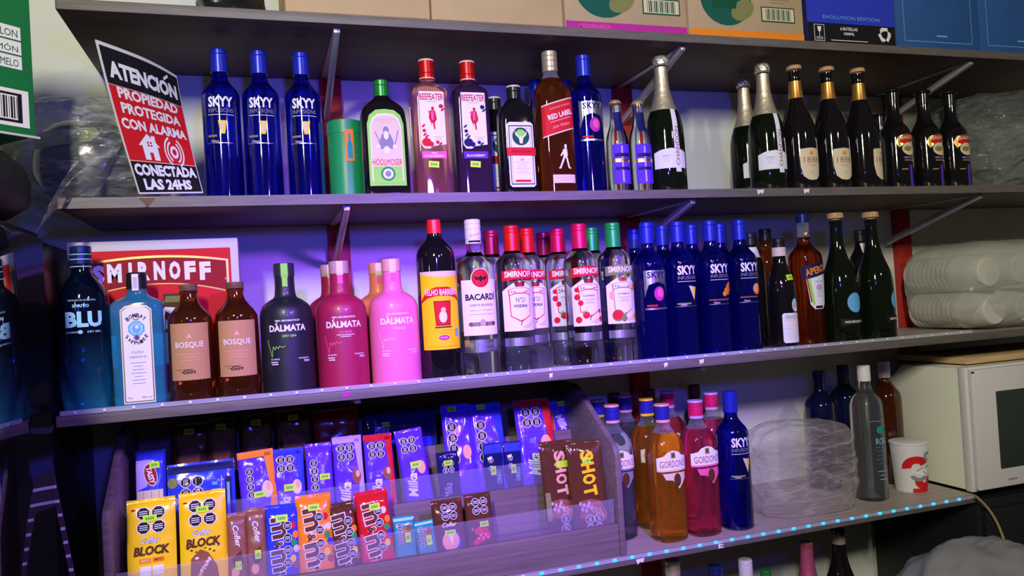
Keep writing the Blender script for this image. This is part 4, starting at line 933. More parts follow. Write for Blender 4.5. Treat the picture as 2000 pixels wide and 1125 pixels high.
def a_milka(edge, seals=(2, 2), txt='Milka', pic='milk', extra=None, z=.30, flip=-1, r=.0088, sz=.050):
    def f(A, w_, h):
        if edge:
            A.rect(0, h*.955, w_*.98, h*.085, edge, 1); A.poly([(w_*.48, h*.96), (w_*.22, h*.96), (w_*.34, h*.50), (w_*.26, h*.2), (w_*.30, h*.03), (w_*.48, h*.03)], edge, 1)
        if seals: A.seals(-w_*.08 if seals[0] > 1 else -w_*.20, h*.80 if seals[1] <= 2 else h*.60, r, *seals, True)
        if txt: A.text(txt, -w_*.16, h*z, sz, w_*.34, 'white', 3, .03, .2, 84)
        if pic: A.ell(w_*.24, h*.50, w_*.15, w_*.24, pic, 4, 14); A.ell(w_*.28, h*.53, w_*.07, w_*.12, 'peach', 5, 10)
        if extra: A.text(extra, w_*.12, h*.60, .040, w_*.17, 'lilac', 3, .02, 0, 86)
    return f
pack('chocolate_bar', 'purple chocolate bar with bright orange wrapper edge', 'chocolate bar', 500, 884, 2, 72, 'purple', a_milka('orange', (1, 4), None, 'cream', None, r=.0078), mk, tilt=-3, stick=(.02, .45, .022, .012), rough=.15)
pack('chocolate_bar', 'purple chocolate bar with white nut picture and blue top', 'chocolate bar', 562, 878, 2, 62, 'purple', a_milka('blue', (2, 2), 'Milka', 'cream', None, sz=.030), mk, stick=(.0, .50, .021, .014), rough=.15)
pack('chocolate_bar', 'purple chocolate bar printed ¡TE QUIERO!', 'chocolate bar', 622, 868, 2, 52, 'purple', a_milka(None, (1, 4), None, None, '¡TE QUIERO!', r=.0082), mk, stick=(.18, .57, .021, .012), rough=.12)
pack('chocolate_bar', 'purple chocolate bar with lilac wrapper edge', 'chocolate bar', 678, 854, 2, 58, 'purple', a_milka('lilac'), mk, rough=.15)
pack('chocolate_bar', 'purple aerated chocolate bar with red wrapper edge, on the second tier', 'chocolate bar', 738, 850, 2, 56, 'purple', a_milka('red'), mk, rough=.15)
pack('chocolate_bar', 'purple chocolate bar tilted, standing right of the red-edged one', 'chocolate bar', 800, 842, 2, 54, 'purple', a_milka(None, (2, 2), 'Milka', 'peach', z=.30), mk, tilt=-5, stick=(.05, .54, .022, .014), rough=.15)
pack('chocolate_bar', 'tall purple chocolate bar with almond picture', 'chocolate bar', 890, 792, 2, 56, 'purple', a_milka(None, (1, 4), None, 'peach', None, r=.0118), mk, stick=(-.12, .95, .02, .012), rough=.15, lean=15)
pack('chocolate_bar', 'tall purple chocolate bar with a pale cookie picture', 'chocolate bar', 948, 790, 2, 62, 'purple', a_milka('blue', (1, 4), None, 'lilac', None, r=.0118), mk, stick=(-.12, .96, .02, .012), rough=.15, lean=15)
def a_small(A, w_, h): A.seals(0, h*.72, .0065, 2, 2, True); A.text('Milka', -w_*.1, h*.3, .03, w_*.35, 'lilac', 3, 0, .2, 86)
pack('chocolate_bar', 'small crumpled blue bar before the tall almond bar', 'chocolate bar', 874, 884, 2, 42, 'navy', a_small, 'small blue bars', tilt=-2, stick=(.0, .80, .019, .011), Y0=.1385, t=.008, rough=.1, lean=3)
def a_oreo(A, w_, h): A.rect(0, h*.9, w_*.95, h*.16, 'blue', 1); A.seal(-w_*.15, h*.70, .006, True); A.seal(-w_*.15, h*.56, .006, True); A.text('OREO', w_*.25, h*.40, .030, w_*.25, 'sky', 3, .03, 0, 88); A.rect(-w_*.2, h*.74, w_*.25, h*.05, 'white', 6, 15)
pack('chocolate_bar', 'small navy cookie bar, the left of two', 'chocolate bar', 962, 866, 2, 36, 'navy', a_oreo, 'small navy cookie bars', stick=(-.05, .52, .012, .019), t=.008, Y0=.1385, rough=.1, lean=3)
pack('chocolate_bar', 'small navy cookie bar, the right of two', 'chocolate bar', 1000, 864, 2, 34, 'navy', a_oreo, 'small navy cookie bars', tilt=2, stick=(.0, .50, .012, .019), t=.010, Y0=.142, rough=.1, lean=6)
pack('chocolate_bar', 'dark flat bar lying low behind the clear lip', 'chocolate bar', 1020, 920, 2, 66, 'brown', lambda A, w_, h: A.rect(-w_*.1, h*.6, w_*.5, .0016, 'silver', 2, 8), 'small navy cookie bars' if 0 else None, stick=(.25, .55, .018, .010), t=.010, Y0=.158, rough=.08, lean=20)
# third tier
pack('chocolate_bar', 'tall purple aerated bar with red edge, left of the SHOT bars', 'chocolate bar', 1040, 782, 2, 70, 'purple', a_milka('red', (2, 2), 'Milka', 'peach', None, r=.0118), mk, rough=.15, lean=15)
def a_milkab(A, w_, h):
    A.rect(-w_*.40, h*.4, w_*.16, h*.8, 'orange', 1); A.text('Milka', 0, h*.42, .048, .019, 'white', 3, .04, .2, -70)
pack('chocolate_bar', 'purple bar with large white slanting script at the stand end', 'chocolate bar', 1092, 786, 3, 44, 'purple', a_milkab, None, rough=.15, stick=(.1, .93, .022, .012), lean=8, tilt=-2)
def a_wide(A, w_, h): A.text('Milka', -w_*.28, h*.62, .034, .016, 'lilac', 3, .02, .3); A.rect(0, h*.22, w_*.96, h*.36, 'blue', 1)
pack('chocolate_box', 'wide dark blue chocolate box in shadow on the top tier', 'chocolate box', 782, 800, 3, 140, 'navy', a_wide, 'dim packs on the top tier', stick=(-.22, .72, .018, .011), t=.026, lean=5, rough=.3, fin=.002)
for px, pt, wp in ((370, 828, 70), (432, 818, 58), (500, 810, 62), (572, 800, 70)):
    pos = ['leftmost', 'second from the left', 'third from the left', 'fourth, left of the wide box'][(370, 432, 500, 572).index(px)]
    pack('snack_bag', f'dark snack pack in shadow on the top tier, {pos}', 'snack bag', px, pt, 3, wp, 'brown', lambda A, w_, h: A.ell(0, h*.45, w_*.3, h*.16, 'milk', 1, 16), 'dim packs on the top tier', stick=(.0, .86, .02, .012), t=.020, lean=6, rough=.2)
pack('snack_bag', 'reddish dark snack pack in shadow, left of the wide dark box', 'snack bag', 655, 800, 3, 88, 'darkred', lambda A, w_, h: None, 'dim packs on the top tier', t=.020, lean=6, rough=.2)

# ------------------------------------------------------------------ cardboard boxes on the top shelf
def sbox(label, x0, x1, col, artfn, d=.30, h=.26, y=.012, group='cardboard boxes on the top shelf', z=None, name='cardboard_box', nz=.06):
    t = thing(name, label, 'box', ((x0+x1)/2, y, ZS[1]+.0002), 0, group); hw = (x1-x0)/2
    m = mat('card_'+col, PC[col] if col in PC else col, .7, noise_amt=nz, nscale=12, bump=.1)
    boxobj('carton', (-hw, hw, 0, d, 0, h), m, t, .003)
    for s_ in (-1, 1): boxobj('top_flap', (min(s_*.001, s_*(hw-.002)), max(s_*.001, s_*(hw-.002)), .003, d-.003, h+.0002, h+.003), m, t)
    A = Art(); artfn(A, hw)
    if A.L: A.build('printed_front', t, **flat())
PC['tan'] = (.47, .35, .19); PC['manila'] = (.52, .38, .18); PC['darkteal'] = (.012, .11, .075)
sbox('plain tan cardboard box, the left one on the top shelf', .069, .352, 'manila', lambda A, w_: A.rect(0, .006, w_*1.9, .0012, 'kraft', 1))
sbox('plain tan cardboard box beside the magenta striped one', .355, .642, 'manila', lambda A, w_: A.rect(0, .006, w_*1.9, .0012, 'kraft', 1))
def a_box(stripe, txt):
    def f(A, w_):
        A.rect(0, .010, 2*w_-.002, .019, stripe, 1)
        if txt: A.text(txt, -.08, .010, .075, .008, 'pink', 2, .01)
        A.ell(-.055, .092, .068, .062, 'darkteal', 1, 36); A.ell(-.012, .068, .034, .022, 'olive', 2, 20, 30); A.poly([(-.10, .10), (-.02, .12), (-.03, .07), (-.09, .07)], 'darkgreen', 3)
        A.rect(.085, .062, .094, .036, 'darkgreen', 2); A.rect(.085, .062, .088, .030, 'cream', 3)
        for k in range(16): A.rect(.050+k*.0046, .062, .0012+.0012*((k*7) % 3), .026, 'darkgreen', 4)
        if not txt: A.lines(.085, .094, .07, 2, .007, 'olive', 2, .0012)
    return f
sbox('tan cardboard box with green print and magenta bottom stripe', .647, .944, 'tan', a_box('magenta', 'MODERNISTA'))
sbox('tan cardboard box with green print and orange bottom stripe', .949, 1.262, 'tan', a_box('orange', ''))
def a_evo(A, w_):
    A.rect(0, .14, 2*w_-.002, .18, 'blue', 1); A.rect(0, .026, 2*w_-.002, .050, 'black', 1)
    A.text('EVOLUTION EDITION', 0, .066, .17, .0085, 'sky', 3, .0)
    A.rect(-.098, .027, .030, .040, 'white', 2); A.rect(-.098, .027, .0275, .0375, 'black', 3); A.poly([(-.104, .042), (-.092, .042), (-.094, .031), (-.098, .028), (-.102, .031)], 'white', 4); A.rect(-.098, .023, .0015, .010, 'white', 4); A.rect(-.098, .014, .020, .007, 'grey', 4)
    A.text('6 BOTELLAS', -.010, .039, .052, .008, 'white', 3, .02); A.text('1000ML', -.010, .027, .032, .007, 'white', 3, .02); A.rect(-.010, .010, .11, .0016, 'white', 3)
    for k in range(3):
        a = k*120+90; r = .0135
        A.rect(.098+r*math.cos(math.radians(a)), .030+r*math.sin(math.radians(a)), .020, .0085, 'white', 4, a+90); c = (.098+r*math.cos(math.radians(a+48)), .030+r*math.sin(math.radians(a+48)))
        A.poly([(c[0]+.007*math.cos(math.radians(a+o)), c[1]+.007*math.sin(math.radians(a+o))) for o in (150, 30, 270)], 'white', 5)
sbox('black and blue bottle carton with recycling mark', 1.272, 1.536, 'navy', a_evo)
PC['boxblue'] = (.02, .09, .30)
def a_blue(A, w_): A.frame(.0, .12, 2*w_-.05, .20, .0016, 'sky', 1); A.rect(.01, .036, .035, .004, 'sky', 1)
sbox('deep blue bottle carton beside the recycling mark carton', 1.541, 1.812, 'boxblue', a_blue)
sbox('deep blue bottle carton at the right end of the top shelf', 1.817, 2.088, 'boxblue', a_blue)
def blob(name, label, cat, loc, dims, m, amp, freq, seed, sub=5, flat_bottom=True, group=None, ridg=False, parent=None, power=2.6):
    bm = bmesh.new(); bmesh.ops.create_icosphere(bm, subdivisions=sub, radius=1)
    for v in bm.verts:
        p = v.co.normalized(); q = (abs(p.x)**power+abs(p.y)**power+abs(p.z)**power)**(1/power); p = p/q
        if ridg:
            pq = Vector((p.x*.6+p.z*.5, p.y*.8, (p.z-p.x*.7)*1.3))*freq+Vector((seed, 0, 0)); d1 = noise.voronoi(pq)[0]; d2 = noise.voronoi(pq*2.3+Vector((0, seed, 0)))[0]
            n = .9-1.5*(d1[1]-d1[0])+.5*(.5-(d2[1]-d2[0]))
        n = noise.fractal(p*freq+Vector((seed, 0, 0)), .9, 2.1, 4) if not ridg else n; _x = 0 if 1 else (1-abs(noise.noise(p*freq+Vector((seed, 0, 0))))*2)*.6+.5*(1-2*abs(noise.noise(p*freq*2.3+Vector((0, seed, 0)))))
        p = p*(1+amp*n)
        z = p.z*dims[2]/2+dims[2]/2
        if flat_bottom: z = max(0, z)
        v.co = Vector((p.x*dims[0]/2, p.y*dims[1]/2, z))
    o = bmobj(name, bm, m, parent, 80 if not ridg else 40)
    o.location = loc
    if label: tag(o, label, cat, group)
    return o
BAGBLK = mat('black_bin_liner', (.012, .012, .013), .22, coat=.3, bump=.4, nscale=14)
blob('plastic_bag', 'black plastic bag on the top shelf left of the tan boxes', 'bag', (-.03, .13, ZS[1]+.001), (.13, .16, .10), BAGBLK, .12, 3, 4, 4)

# ------------------------------------------------------------------ alarm sign (a bent sheet)
TL, TR, BR, BL = at(187, 77, -.07), at(345, 148, .07), at(397, 377, .055), at(272, 379, -.006)
def sgn(u, v, d):                       # u 0..1, v 0..1
    p = (BL*(1-u)+BR*u)*(1-v)+(TL*(1-u)+TR*u)*v
    nrm = ((BR-BL).lerp(TR-TL, v)).cross((TL-BL).lerp(TR-BR, u)).normalized()
    p = p+nrm*(d+.010*math.sin(PI*u)*(v*v)-.004*math.sin(PI*v))
    if p.z < ZS[2]+.002: p.z = ZS[2]+.002
    return p
sg = thing('warning_sign', 'bent red and black alarm warning sign leaning on the second shelf', 'sign', (0, 0, 0))
bm = bmesh.new(); N_ = 16
Fv = [[bm.verts.new(sgn(i/N_, j/N_, 0)) for i in range(N_+1)] for j in range(N_+1)]; Bv = [[bm.verts.new(sgn(i/N_, j/N_, -.0022)) for i in range(N_+1)] for j in range(N_+1)]
for j in range(N_):
    for i in range(N_):
        bm.faces.new((Fv[j][i], Fv[j][i+1], Fv[j+1][i+1], Fv[j+1][i])); bm.faces.new((Bv[j][i+1], Bv[j][i], Bv[j+1][i], Bv[j+1][i+1]))
for k in range(N_):
    bm.faces.new((Bv[0][k], Bv[0][k+1], Fv[0][k+1], Fv[0][k])); bm.faces.new((Fv[N_][k], Fv[N_][k+1], Bv[N_][k+1], Bv[N_][k])); bm.faces.new((Bv[k][0], Fv[k][0], Fv[k+1][0], Bv[k+1][0])); bm.faces.new((Fv[k][N_], Bv[k][N_], Bv[k+1][N_], Fv[k+1][N_]))
bmobj('sign_sheet', bm, mat('sign_plastic', (.70, .68, .66), .35), sg, 40)
A = Art(); A.rect(.5, .855, .97, .24, 'black', 1); A.rect(.5, .480, .97, .50, 'red', 1); A.rect(.5, .120, .97, .215, 'black', 1); A.rect(.5, .229, .97, .007, 'peach', 2)
pn = A.build('printed_panels', sg, sgn, us=.0625, vs=.0625)
A = Art(); A.text('ATENCION', .50, .835, .88, .115, 'white', 2, .05); A.rect(.79, .925, .085, .022, 'white', 2, 30); A.text('PROPIEDAD', .5, .690, .80, .075, 'white', 2, .04); A.text('PROTEGIDA', .5, .590, .80, .075, 'white', 2, .04); A.text('CON ALARMA', .5, .485, .90, .075, 'white', 2, .04)
A.poly([(.20, .345), (.35, .435), (.40, .405), (.40, .425), (.45, .425), (.45, .375), (.50, .345), (.46, .345), (.46, .245), (.38, .245), (.38, .30), (.33, .30), (.33, .245), (.25, .245), (.25, .345)], 'white', 2)
for x in (.335, .375):
    for z in (.350, .370): A.rect(x, z, .028, .013, 'red', 3)
def arc(A, cx, cy, r0, r1, a0, a1, c, l=2):
    n = 10; P_ = [(cx+r1*math.cos(math.radians(a0+(a1-a0)*k/n)), cy+r1*.85*math.sin(math.radians(a0+(a1-a0)*k/n))) for k in range(n+1)]+[(cx+r0*math.cos(math.radians(a1-(a1-a0)*k/n)), cy+r0*.85*math.sin(math.radians(a1-(a1-a0)*k/n))) for k in range(n+1)]
    A.poly(P_, c, l)
A.ell(.70, .325, .060, .050, 'white', 2); A.ell(.70, .325, .030, .026, 'red', 3)
for r_ in (.085, .125):
    for a0, a1 in ((-70, 60), (110, 240)): arc(A, .70, .325, r_, r_+.020, a0, a1, 'white')
A.text('CONECTADA', .5, .170, .92, .085, 'white', 2, .05); A.text('LAS 24HS', .48, .068, .72, .080, 'white', 2, .05)
A.build('lettering', pn, sgn, us=.0625, vs=.0625)

# bags on the second shelf, left
CLR = film('clear_bag_film', (.62, .66, .60), .13, .10)
HAZE = film('hazy_bag_film', (.62, .62, .58), .22, .14)
def crumpled(name, label, loc, dims, m, seed, amp=.10, freq=1.7, group=None, rotz=0, sub=6, pw=3.2):
    o = blob(name, label, 'bag', loc, dims, m, amp, freq, seed, sub, True, group, True, None, pw); o.rotation_euler.z = rotz
    return o
pb = at(160, 300, .17)
hb = blob('helmet', 'dark rounded gear with a grey label inside the clear bag', 'helmet', (pb.x+.01, .20, ZS[2]+.012), (.20, .20, .165), mat('dark_blue_shell', (.012, .016, .028), .18, coat=.5), .04, 1.5, 3, 4)
A = Art(); A.poly([(-.075, .095), (.02, .108), (.035, .125), (.025, .138), (-.07, .128), (-.082, .112)], 'olive', 1); A.build('grey_label', hb, lambda u, v, d: (u, -.100*(max(0, 1-abs(u/.104)**2.6-abs((v-.0825)/.0825)**2.6))**(1/2.6)-.006-d, v), us=.01, vs=.01)
cbag = crumpled('clear_bag', 'clear crumpled plastic bag behind the alarm sign', (pb.x+.015, .192, ZS[2]+.001), (.27, .27, .205), CLR, 2.3, .07, 2.1)
# hanging tail of the same bag, over the shelf edge
tp = at(130, 400, -.03)
bm = bmesh.new(); n1, n2 = 24, 16
G = []
for j in range(n1+1):
    row = []
    for i in range(n2+1):
        s_ = j/n1; q = i/n2-.5
        c = at(215, 330, .05).lerp(at(88, 425, -.035), s_); wdt = .09*(1-.55*s_)+.02
        px = c+Vector((q*wdt*.5, -.012*math.sin(q*9+s_*5), q*wdt))+Vector((0, -.03*math.sin(PI*s_), .02*math.sin(PI*s_)))
        px += Vector((0, 1, .5))*.012*noise.noise(Vector((s_*6, q*7, 3)))
        if px.y > -.004 and px.z < ZS[2]+.006: px.z = ZS[2]+.006
        row.append(bm.verts.new(px))
    G.append(row)
for j in range(n1):
    for i in range(n2): bm.faces.new((G[j][i], G[j][i+1], G[j+1][i+1], G[j+1][i]))
bmesh.ops.solidify(bm, geom=bm.faces[:], thickness=.0006)
tl = bmobj('twisted_bag_end', bm, HAZE, None, 80); tl.parent = cbag; tl.location = -cbag.location

# ------------------------------------------------------------------ left side: glossy black fridge with things on it
fr = thing('fridge', 'glossy black fridge side at the left edge, mirroring the red carton', 'fridge', (-.3455, 0, 0))
boxobj('cabinet', (-.62, -.012, -.75, -.012, .02, 1.665), mat('fridge_black', (.006, .006, .008), .35), fr, .004)
boxobj('added_black_block', (-.62, -.016, -.0115, .355, .02, 1.655), mat('fridge_black'), fr, .004)  # added black block, keeps the blue-lit wall beside the stand dark
boxobj('glossy_side_panel', (-.0118, -.006, -.74, -.012, .55, 1.655), mat('mirror_black', (.02, .02, .03), .035, spec=1.0, coat=1.0, metal=0, ior=2.2), fr, .001)
for x in (-.58, -.05):
    for y in (-.70, -.06): boxobj('foot', (x-.02, x+.02, y-.02, y+.02, 0, .0199), mat('fridge_black'), fr)
blob('duffel_bag', 'dull black soft bag on the fridge at the left edge', 'bag', (-.475, -.13, 1.667), (.25, .34, .135), mat('black_nylon', (.012, .012, .012), .55, bump=.3, nscale=50), .04, 1.8, 9, 5)
blob('duffel_bag', 'dark slumped pouch in front of the black soft bag', 'bag', (-.44, -.42, 1.667), (.12, .16, .10), mat('black_nylon'), .05, 2.0, 5, 5)
gb = at(64, 130, -.12)
gx = thing('green_box', 'green carton with white fruit flavour strips at the top left', 'box', (gb.x, -.12, 1.806), -0)
gx.rotation_euler.z = math.radians(44)
boxobj('carton', (-.30, 0, 0, .16, 0, .30), mat('card_green', (.01, .21, .06), .5, noise_amt=.05, nscale=14), gx, .002)
A = Art()
for k, s_ in enumerate(('MELON', 'LIMÓN', 'POMELO')):
    z = .158-k*.0232; A.rect(-.060, z, .086, .0205, 'white', 1); A.text(s_, -.043, z-.001, .042, .0115, 'darkgreen', 2, .0)
A.text('o', -.083, .180, .007, .007, 'white', 2, .02)
A.rect(-.062, .040, .105, .058, 'white', 1); A.rect(-.067, .040, .094, .046, 'black', 2); A.rect(-.070, .040, .086, .038, 'white', 3)
for k in range(22): A.rect(-.108+k*.0038, .040, .0009+.0011*((k*5) % 3), .034, 'black', 4)
A.build('printed_side', gx, **flat())
boxobj('bottom_flap', (-.30, .004, -.004, .0, -.004, -.0005), mat('card_white', (.6, .58, .55), .7), gx)

# red carton behind the first bottles on the third shelf
sx0, sx1 = -.345, -.042
cb = thing('poster_carton', 'white-bordered red vodka carton behind the leftmost third-shelf bottles', 'box', (0, .125, ZS[3]+.0005))
boxobj('carton', (sx0, sx1, 0, .09, 0, .310), mat('card_white'), cb, .002)
xc = (sx0+sx1)/2; w_ = sx1-sx0
A = Art(); A.rect(xc-.002, .152, w_-.026, .278, 'red', 1)
bp = [(xc-.118+.26*i/12-.01, .268+.012*(1-((i-6)/6)**2)) for i in range(13)]; bl_ = [(x, z-.062-.010*((i-6)/6)**2+.006) for i, (x, z) in enumerate(bp)]
def gr(P_, s_, c=(xc+.002, .242)): return [(c[0]+(x-c[0])*s_, c[1]+(z-c[1])*(s_ if s_ == 1 else (1-(1-s_)*3.4))) for x, z in P_]
A.poly(bp+bl_[::-1], 'gold', 2); A.poly(gr(bp+bl_[::-1], .965), 'darkred', 3)
pn = A.build('printed_front', cb, **flat())
A = Art()
for k, ch in enumerate('SMIRNOFF'): A.text(ch, xc-.100+k*.0275-(.004 if k > 2 else 0), .2465+.004*(1-((k-3.5)/3.5)**2), .0205 if ch not in 'IM' else (.006 if ch == 'I' else .025), .036, 'white', 4, .06)
A.text('TM', xc+.127, .229, .007, .004, 'white', 4, 0)
A.poly([(xc+.01, .205), (xc+.055, .205), (xc+.060, .188), (xc+.040, .176), (xc+.012, .180)], 'brown', 3); A.poly([(xc+.015, .200), (xc+.050, .200), (xc+.040, .188), (xc+.012, .188)], 'olive', 4)
A.poly([(xc+.000, .180), (xc+.060, .176), (xc+.085, .150), (xc+.050, .130), (xc+.000, .140)], 'white', 3); A.poly([(xc-.05, .165), (xc+.0, .180), (xc+.03, .160), (xc-.02, .140)], 'red', 4); A.rect(xc, .10, .12, .06, 'white', 3)
A.build('lettering', pn, **flat())

# hanging unlit strip under the third shelf, far left
hs = thing('hanging_led_strip', 'unlit light strip dangling from the left end of the third shelf', 'light strip', (0, 0, 0))
path = [at(x, y, -.012) for x, y in ((104, 830), (93, 868), (99, 912), (108, 960), (117, 1000), (125, 1040), (133, 1080), (141, 1120), (150, 1165))]
bm = bmesh.new(); prev = None
for i in range(len(path)*4-3):
    k = i/4; a = int(k); f = k-a; p = path[a].lerp(path[min(a+1, len(path)-1)], f); wd = .0042 if i > 6 else .0016
    r_ = [bm.verts.new(p+Vector((dx*wd, dy*.0008, 0))) for dx, dy in ((-1, -1), (1, -1), (1, 1), (-1, 1))]
    if prev:
        for q in range(4): bm.faces.new((prev[q], prev[(q+1) % 4], r_[(q+1) % 4], r_[q]))
    else: bm.faces.new(r_[::-1])
    prev = r_
bm.faces.new(prev)
bmobj('strip_tape', bm, mat('dark_strip_tape', (.05, .05, .055), .3), hs)
for k in range(9):
    p = path[2].lerp(path[8], (k+.2)/9)
    kk = 2+6*(k+.2)/9; a = int(kk); p = path[a].lerp(path[min(a+1, 8)], kk-a)
    o = boxobj('led_chip', (-.0034, .0034, -.0022, 0, -.0026, .0026), OFFLED, hs, .0004); o.location = p+Vector((0, -.0012, 0))

# ------------------------------------------------------------------ right side: plastic bags, foam cups, microwave, cup, cable
blob('plastic_bag', 'dark translucent plastic bag at the right end of the second shelf', 'bag', (2.03, .17, ZS[2]+.001), (.34, .30, .27), film('smoky_bag_film', (.16, .18, .17), .42, .10), .10, 2.2, 6.1, 6, True, None, True, None, 3)
FOAM = mat('foam', (.58, .58, .50), .7, noise_amt=.05, nscale=40)
bagf = []
for k, (x, z) in enumerate(((1.81, .052), (1.925, .052), (2.055, .052), (1.80, .152), (1.915, .155))):
    pos = ['bottom left', 'bottom middle', 'bottom right', 'upper left', 'upper right'][k]
    t = thing('foam_cup_stack', f'white foam cup stack lying on the third shelf, {pos} of the pile', 'cup stack', (x, .02, ZS[3]+z+.001), 0, 'stacks of white foam cups')
    pts = [(0, .040, 's')]
    o = loft('front_cup', Prof([(0, .036, 's'), (.004, .040), (.075, .0475, 's'), (.078, .0495, 's'), (.082, .0495, 's')]), FOAM, t, 32); o.rotation_euler.x = -PI/2
    for j in range(10):
        c = loft('cup_rim', Prof([(0, .0470, 's'), (.002, .0492), (.012, .0492), (.014, .0470, 's')]), FOAM, t, 28) if j == 0 else None
        if c: first = c; c.rotation_euler.x = -PI/2; c.location.y = .083
        else: c = first.copy(); COL.objects.link(c); c.location.y = .083+j*.0155
blob('cup_wrapper', 'hazy plastic wrapping around the white foam cups', 'wrapper', (1.955, .150, ZS[3]+.0006), (.42, .285, .235), film('milky_wrap_film', (.62, .62, .54), .34, .22), .03, 1.4, 8.7, 6, True, None, True, None, 4)

mw = thing('microwave', 'white microwave with dark door window at the right edge', 'microwave', (1.680, .006, Z4+.004))
MWM = mat('white_enamel', (.82, .84, .68), .4); MWF = mat('white_plastic_front', (.70, .67, .66), .4)
prism('case', [(.022, 0), (.022, .310), (.205, .310), (.300, .225), (.300, 0)], 'x', 0, .46, MWM, mw, .004)
boxobj('front_frame', (-.004, .46, 0, .0218, -.002, .314), MWF, mw, .004)
boxobj('door', (.004, .34, -.014, -.0004, .004, .308), MWF, mw, .004)
boxobj('door_window', (.078, .30, -.0165, -.0144, .052, .248), mat('dark_window_glass', (.035, .045, .04), .12), mw, .002)
boxobj('door_handle', (.318, .332, -.034, -.0146, .04, .26), MWF, mw, .003)
boxobj('control_panel', (.348, .455, -.012, -.0004, .01, .304), MWF, mw, .003)
for x in (.03, .43):
    for y in (.04, .26): boxobj('foot', (x-.012, x+.012, y-.012, y+.012, -.02, -.0022), mat('black_cap'), mw)
A = Art(); A.rect(.115, .022, .030, .004, 'grey', 1); A.build('badge', mw, lambda u, v, d: (u, -.0145-d, v))
A = Art(); A.rect(.006, .302, .010, .004, 'black', 1); A.build('hinge_slot', mw, lambda u, v, d: (u, -.0145-d, v))
pl = boxobj('wooden_plank', (1.735, 2.25, .05, .28, 0, .017), mat('pale_pine', (.55, .38, .18), .6, noise_amt=.2, nscale=20, stretch=(.5, 8, 8)), None, .002); pl.location.z = Z4+.004+.3145; tag(pl, 'pale wooden plank lying on top of the microwave', 'plank')
cbn = thing('side_cabinet', 'black low cabinet under the microwave', 'cabinet', (1.684, .0, 0))
boxobj('body', (0, .9, .004, .36, .02, Z4-.0185), mat('black_melamine', (.008, .008, .010), .5), cbn, .003)
boxobj('plinth', (.01, .88, .03, .35, 0, .0198), mat('black_melamine'), cbn)
boxobj('door', (.012, .43, -.012, .0036, .04, Z4-.04), mat('black_melamine'), cbn, .002)
boxobj('door', (.434, .88, -.012, .0036, .04, Z4-.04), mat('black_melamine'), cbn, .002)
# paper cup
cu = thing('paper_cup', 'white paper cup with red swirls beside the microwave', 'cup', (1.590, .115, Z4))
pr = Prof([(0, .038, 's'), (.003, .0385, 's'), (.122, .0462, 's'), (.1225, .0475), (.126, .0475, 's'), (.1265, .0458, 's'), (.124, .0448, 's')], 1)
loft('cup_wall', Prof([(0, .0375, 's'), (.003, .0385, 's'), (.122, .0462, 's')], 0), mat('paper_white', (.75, .74, .76), .5), cu, 44)
loft('rolled_rim', Prof([(.1215, .0464, 's'), (.1235, .0478), (.1265, .0474), (.1275, .0452, 's')]), mat('paper_white'), cu, 44)
P3 = Prof([(0, .0385, 's'), (.122, .0462, 's')], 0)
A = Art()
arc(A, -.018, .066, .012, .034, 20, 190, 'red'); arc(A, .004, .030, .006, .026, 150, 400, 'red'); A.poly([(-.030, .055), (.010, .060), (.020, .040), (-.012, .046)], 'white', 3)
for x0, y0, a in ((-.01, .06, 30), (.006, .05, -40), (.02, .085, 60), (-.022, .04, -20), (.014, .066, 10)): A.rect(x0, y0, .018, .0022, 'grey', 4, a)
A.rect(-.004, .006, .045, .010, 'red', 2); arc(A, .016, .092, .006, .014, 30, 260, 'grey'); arc(A, -.010, .050, .014, .024, 200, 330, 'grey', 4)
A.build('printed_swirls', cu, P3.surf, us=.005)
# crumpled bag by the cobalt bottle
crumpled('clear_bag', 'crumpled clear plastic bag between cobalt vodka and rum bottle', (1.235, .108, Z4+.0006), (.252, .155, .205), film('crumpled_bag_film', (.60, .56, .50), .09, .05), 4.4, .10, 1.35, pw=4.5)
def cable(name, pts, r, m, label):
    c = bpy.data.curves.new(name, 'CURVE'); c.dimensions = '3D'; c.bevel_depth = r; c.bevel_resolution = 3; s_ = c.splines.new('NURBS'); s_.points.add(len(pts)-1); s_.use_endpoint_u = True; s_.order_u = 3
    for p, q in zip(s_.points, pts): p.co = (*q, 1)
    o = bpy.data.objects.new('t', c); me = bpy.data.meshes.new_from_object(o); bpy.data.objects.remove(o); me.materials.clear(); me.materials.append(m)
    return tag(link(name, me, None, 60), label, 'cable')
cable('power_cable', [at(1904, 968, -.030), at(1925, 985, -.030), at(1948, 1020, -.03), at(1963, 1060, -.032), at(1972, 1100, -.034), at(1976, 1145, -.034), at(1978, 1230, -.034)], .0032, mat('beige_cable', (.42, .32, .16), .5), 'beige cable hanging down in front of the microwave cabinet')

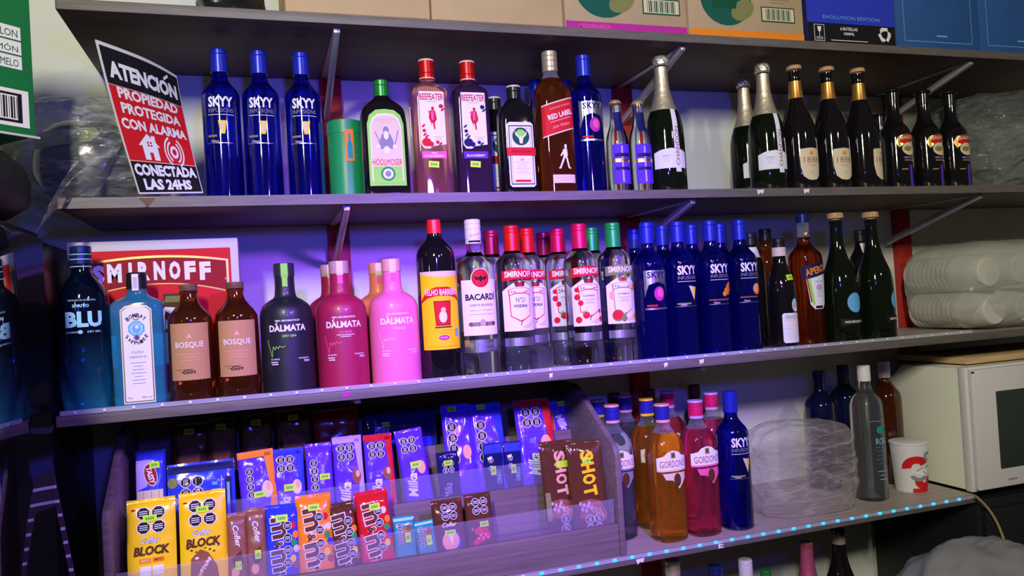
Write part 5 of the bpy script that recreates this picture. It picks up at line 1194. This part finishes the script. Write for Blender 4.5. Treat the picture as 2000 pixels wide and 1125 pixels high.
# ------------------------------------------------------------------ lower shelf with bottles whose tops show
zl = .54
t = thing('wall_shelf', 'bottom wall shelf mostly below the frame, holding more bottles', 'shelf', (0, 0, zl), 0, 'long wall shelves')
boxobj('shelf_board', (-.3, 1.67, .0015, .3685, -.02, 0), WOOD, t, .0006); boxobj('edge_strip', (-.3, 1.67, -.0015, .0012, -.02, 0), EDGE, t, .0005)
def low(px, ptop, Y, kind, label, Hn):
    p = at(px, ptop, Y); H = p.z-zl
    put(kind, p.x, Y, 4, label, 'bottles under the lit shelf', z=zl, sc=H/Hn)
plain('gold_low', G_GREEN, .30, .036, mat('gold_cap'), 'wine_bottle')
plain('white_low', mat('white_bottle', (.5, .52, .48), .4), .30, .036, mat('ribbed_white_cap', (.62, .62, .58), .5), 'liqueur_bottle', ch=.05)
plain('green_low', G_GREEN, .30, .036, mat('green_metal_cap'), 'wine_bottle')
t_, pr_ = champ('pink_low', 1, mat('pink_frosted_glass', (.75, .25, .25), .4)); fp = Prof([(0, 1)], 0); fp.S = [(z, pr_.ev(z)[0]+.0008, pr_.ev(z)[1]+.0008, 2.0) for z in (.20, .22, .24, .26, .28, .30)]
loft('pink_neck_foil', fp, mat('pink_satin_foil', (.60, .12, .22), .35, .5), t_, 32)
t_, pr_ = champ('black_low', 1, G_BLACK); fp = Prof([(0, 1)], 0); fp.S = [(z, pr_.ev(z)[0]+.0008, pr_.ev(z)[1]+.0008, 2.0) for z in (.268, .275, .283, .290)]
loft('tan_neck_band', fp, mat('tan_band', (.36, .26, .20), .6), t_, 32)
low(1312, 1092, .10, 'gold_low', 'gold capped bottle under the lit shelf', .30)
low(1396, 1104, .10, 'navy_plain', 'navy bottle under the lit shelf', .315)
low(1455, 1092, .10, 'white_low', 'white bottle with thick ribbed cap under the lit shelf', .30)
low(1495, 1112, .16, 'green_low', 'green capped bottle under the lit shelf', .30)
low(1574, 1058, .12, 'pink_low', 'pink sparkling bottle under the lit shelf', .302)
low(1636, 1032, .14, 'black_low', 'black sparkling bottle with a tan neck band under the lit shelf', .302)
wb = at(1900, 1066, -.2)
blob('white_bag', 'white plastic bag slumped before the black cabinet, bottom right', 'bag', (wb.x, -.20, .60), (.40, .22, wb.z-.60), mat('white_plastic', (.22, .22, .24), .35, bump=.5, nscale=12), .14, 1.5, 12, 5)
bn = thing('storage_bin', 'black bin carrying the white bag at the bottom right', 'bin', (wb.x, -.20, 0))
boxobj('bin_body', (-.24, .24, -.16, .16, 0, .58), mat('black_melamine'), bn, .01); boxobj('bin_lid', (-.25, .25, -.17, .17, .581, .598), mat('black_melamine'), bn, .005)

# drop the template bottles that were never placed
for k, (t, used) in KIND.items():
    if not used:
        for c in list(t.children_recursive): bpy.data.objects.remove(c)
        bpy.data.objects.remove(t)
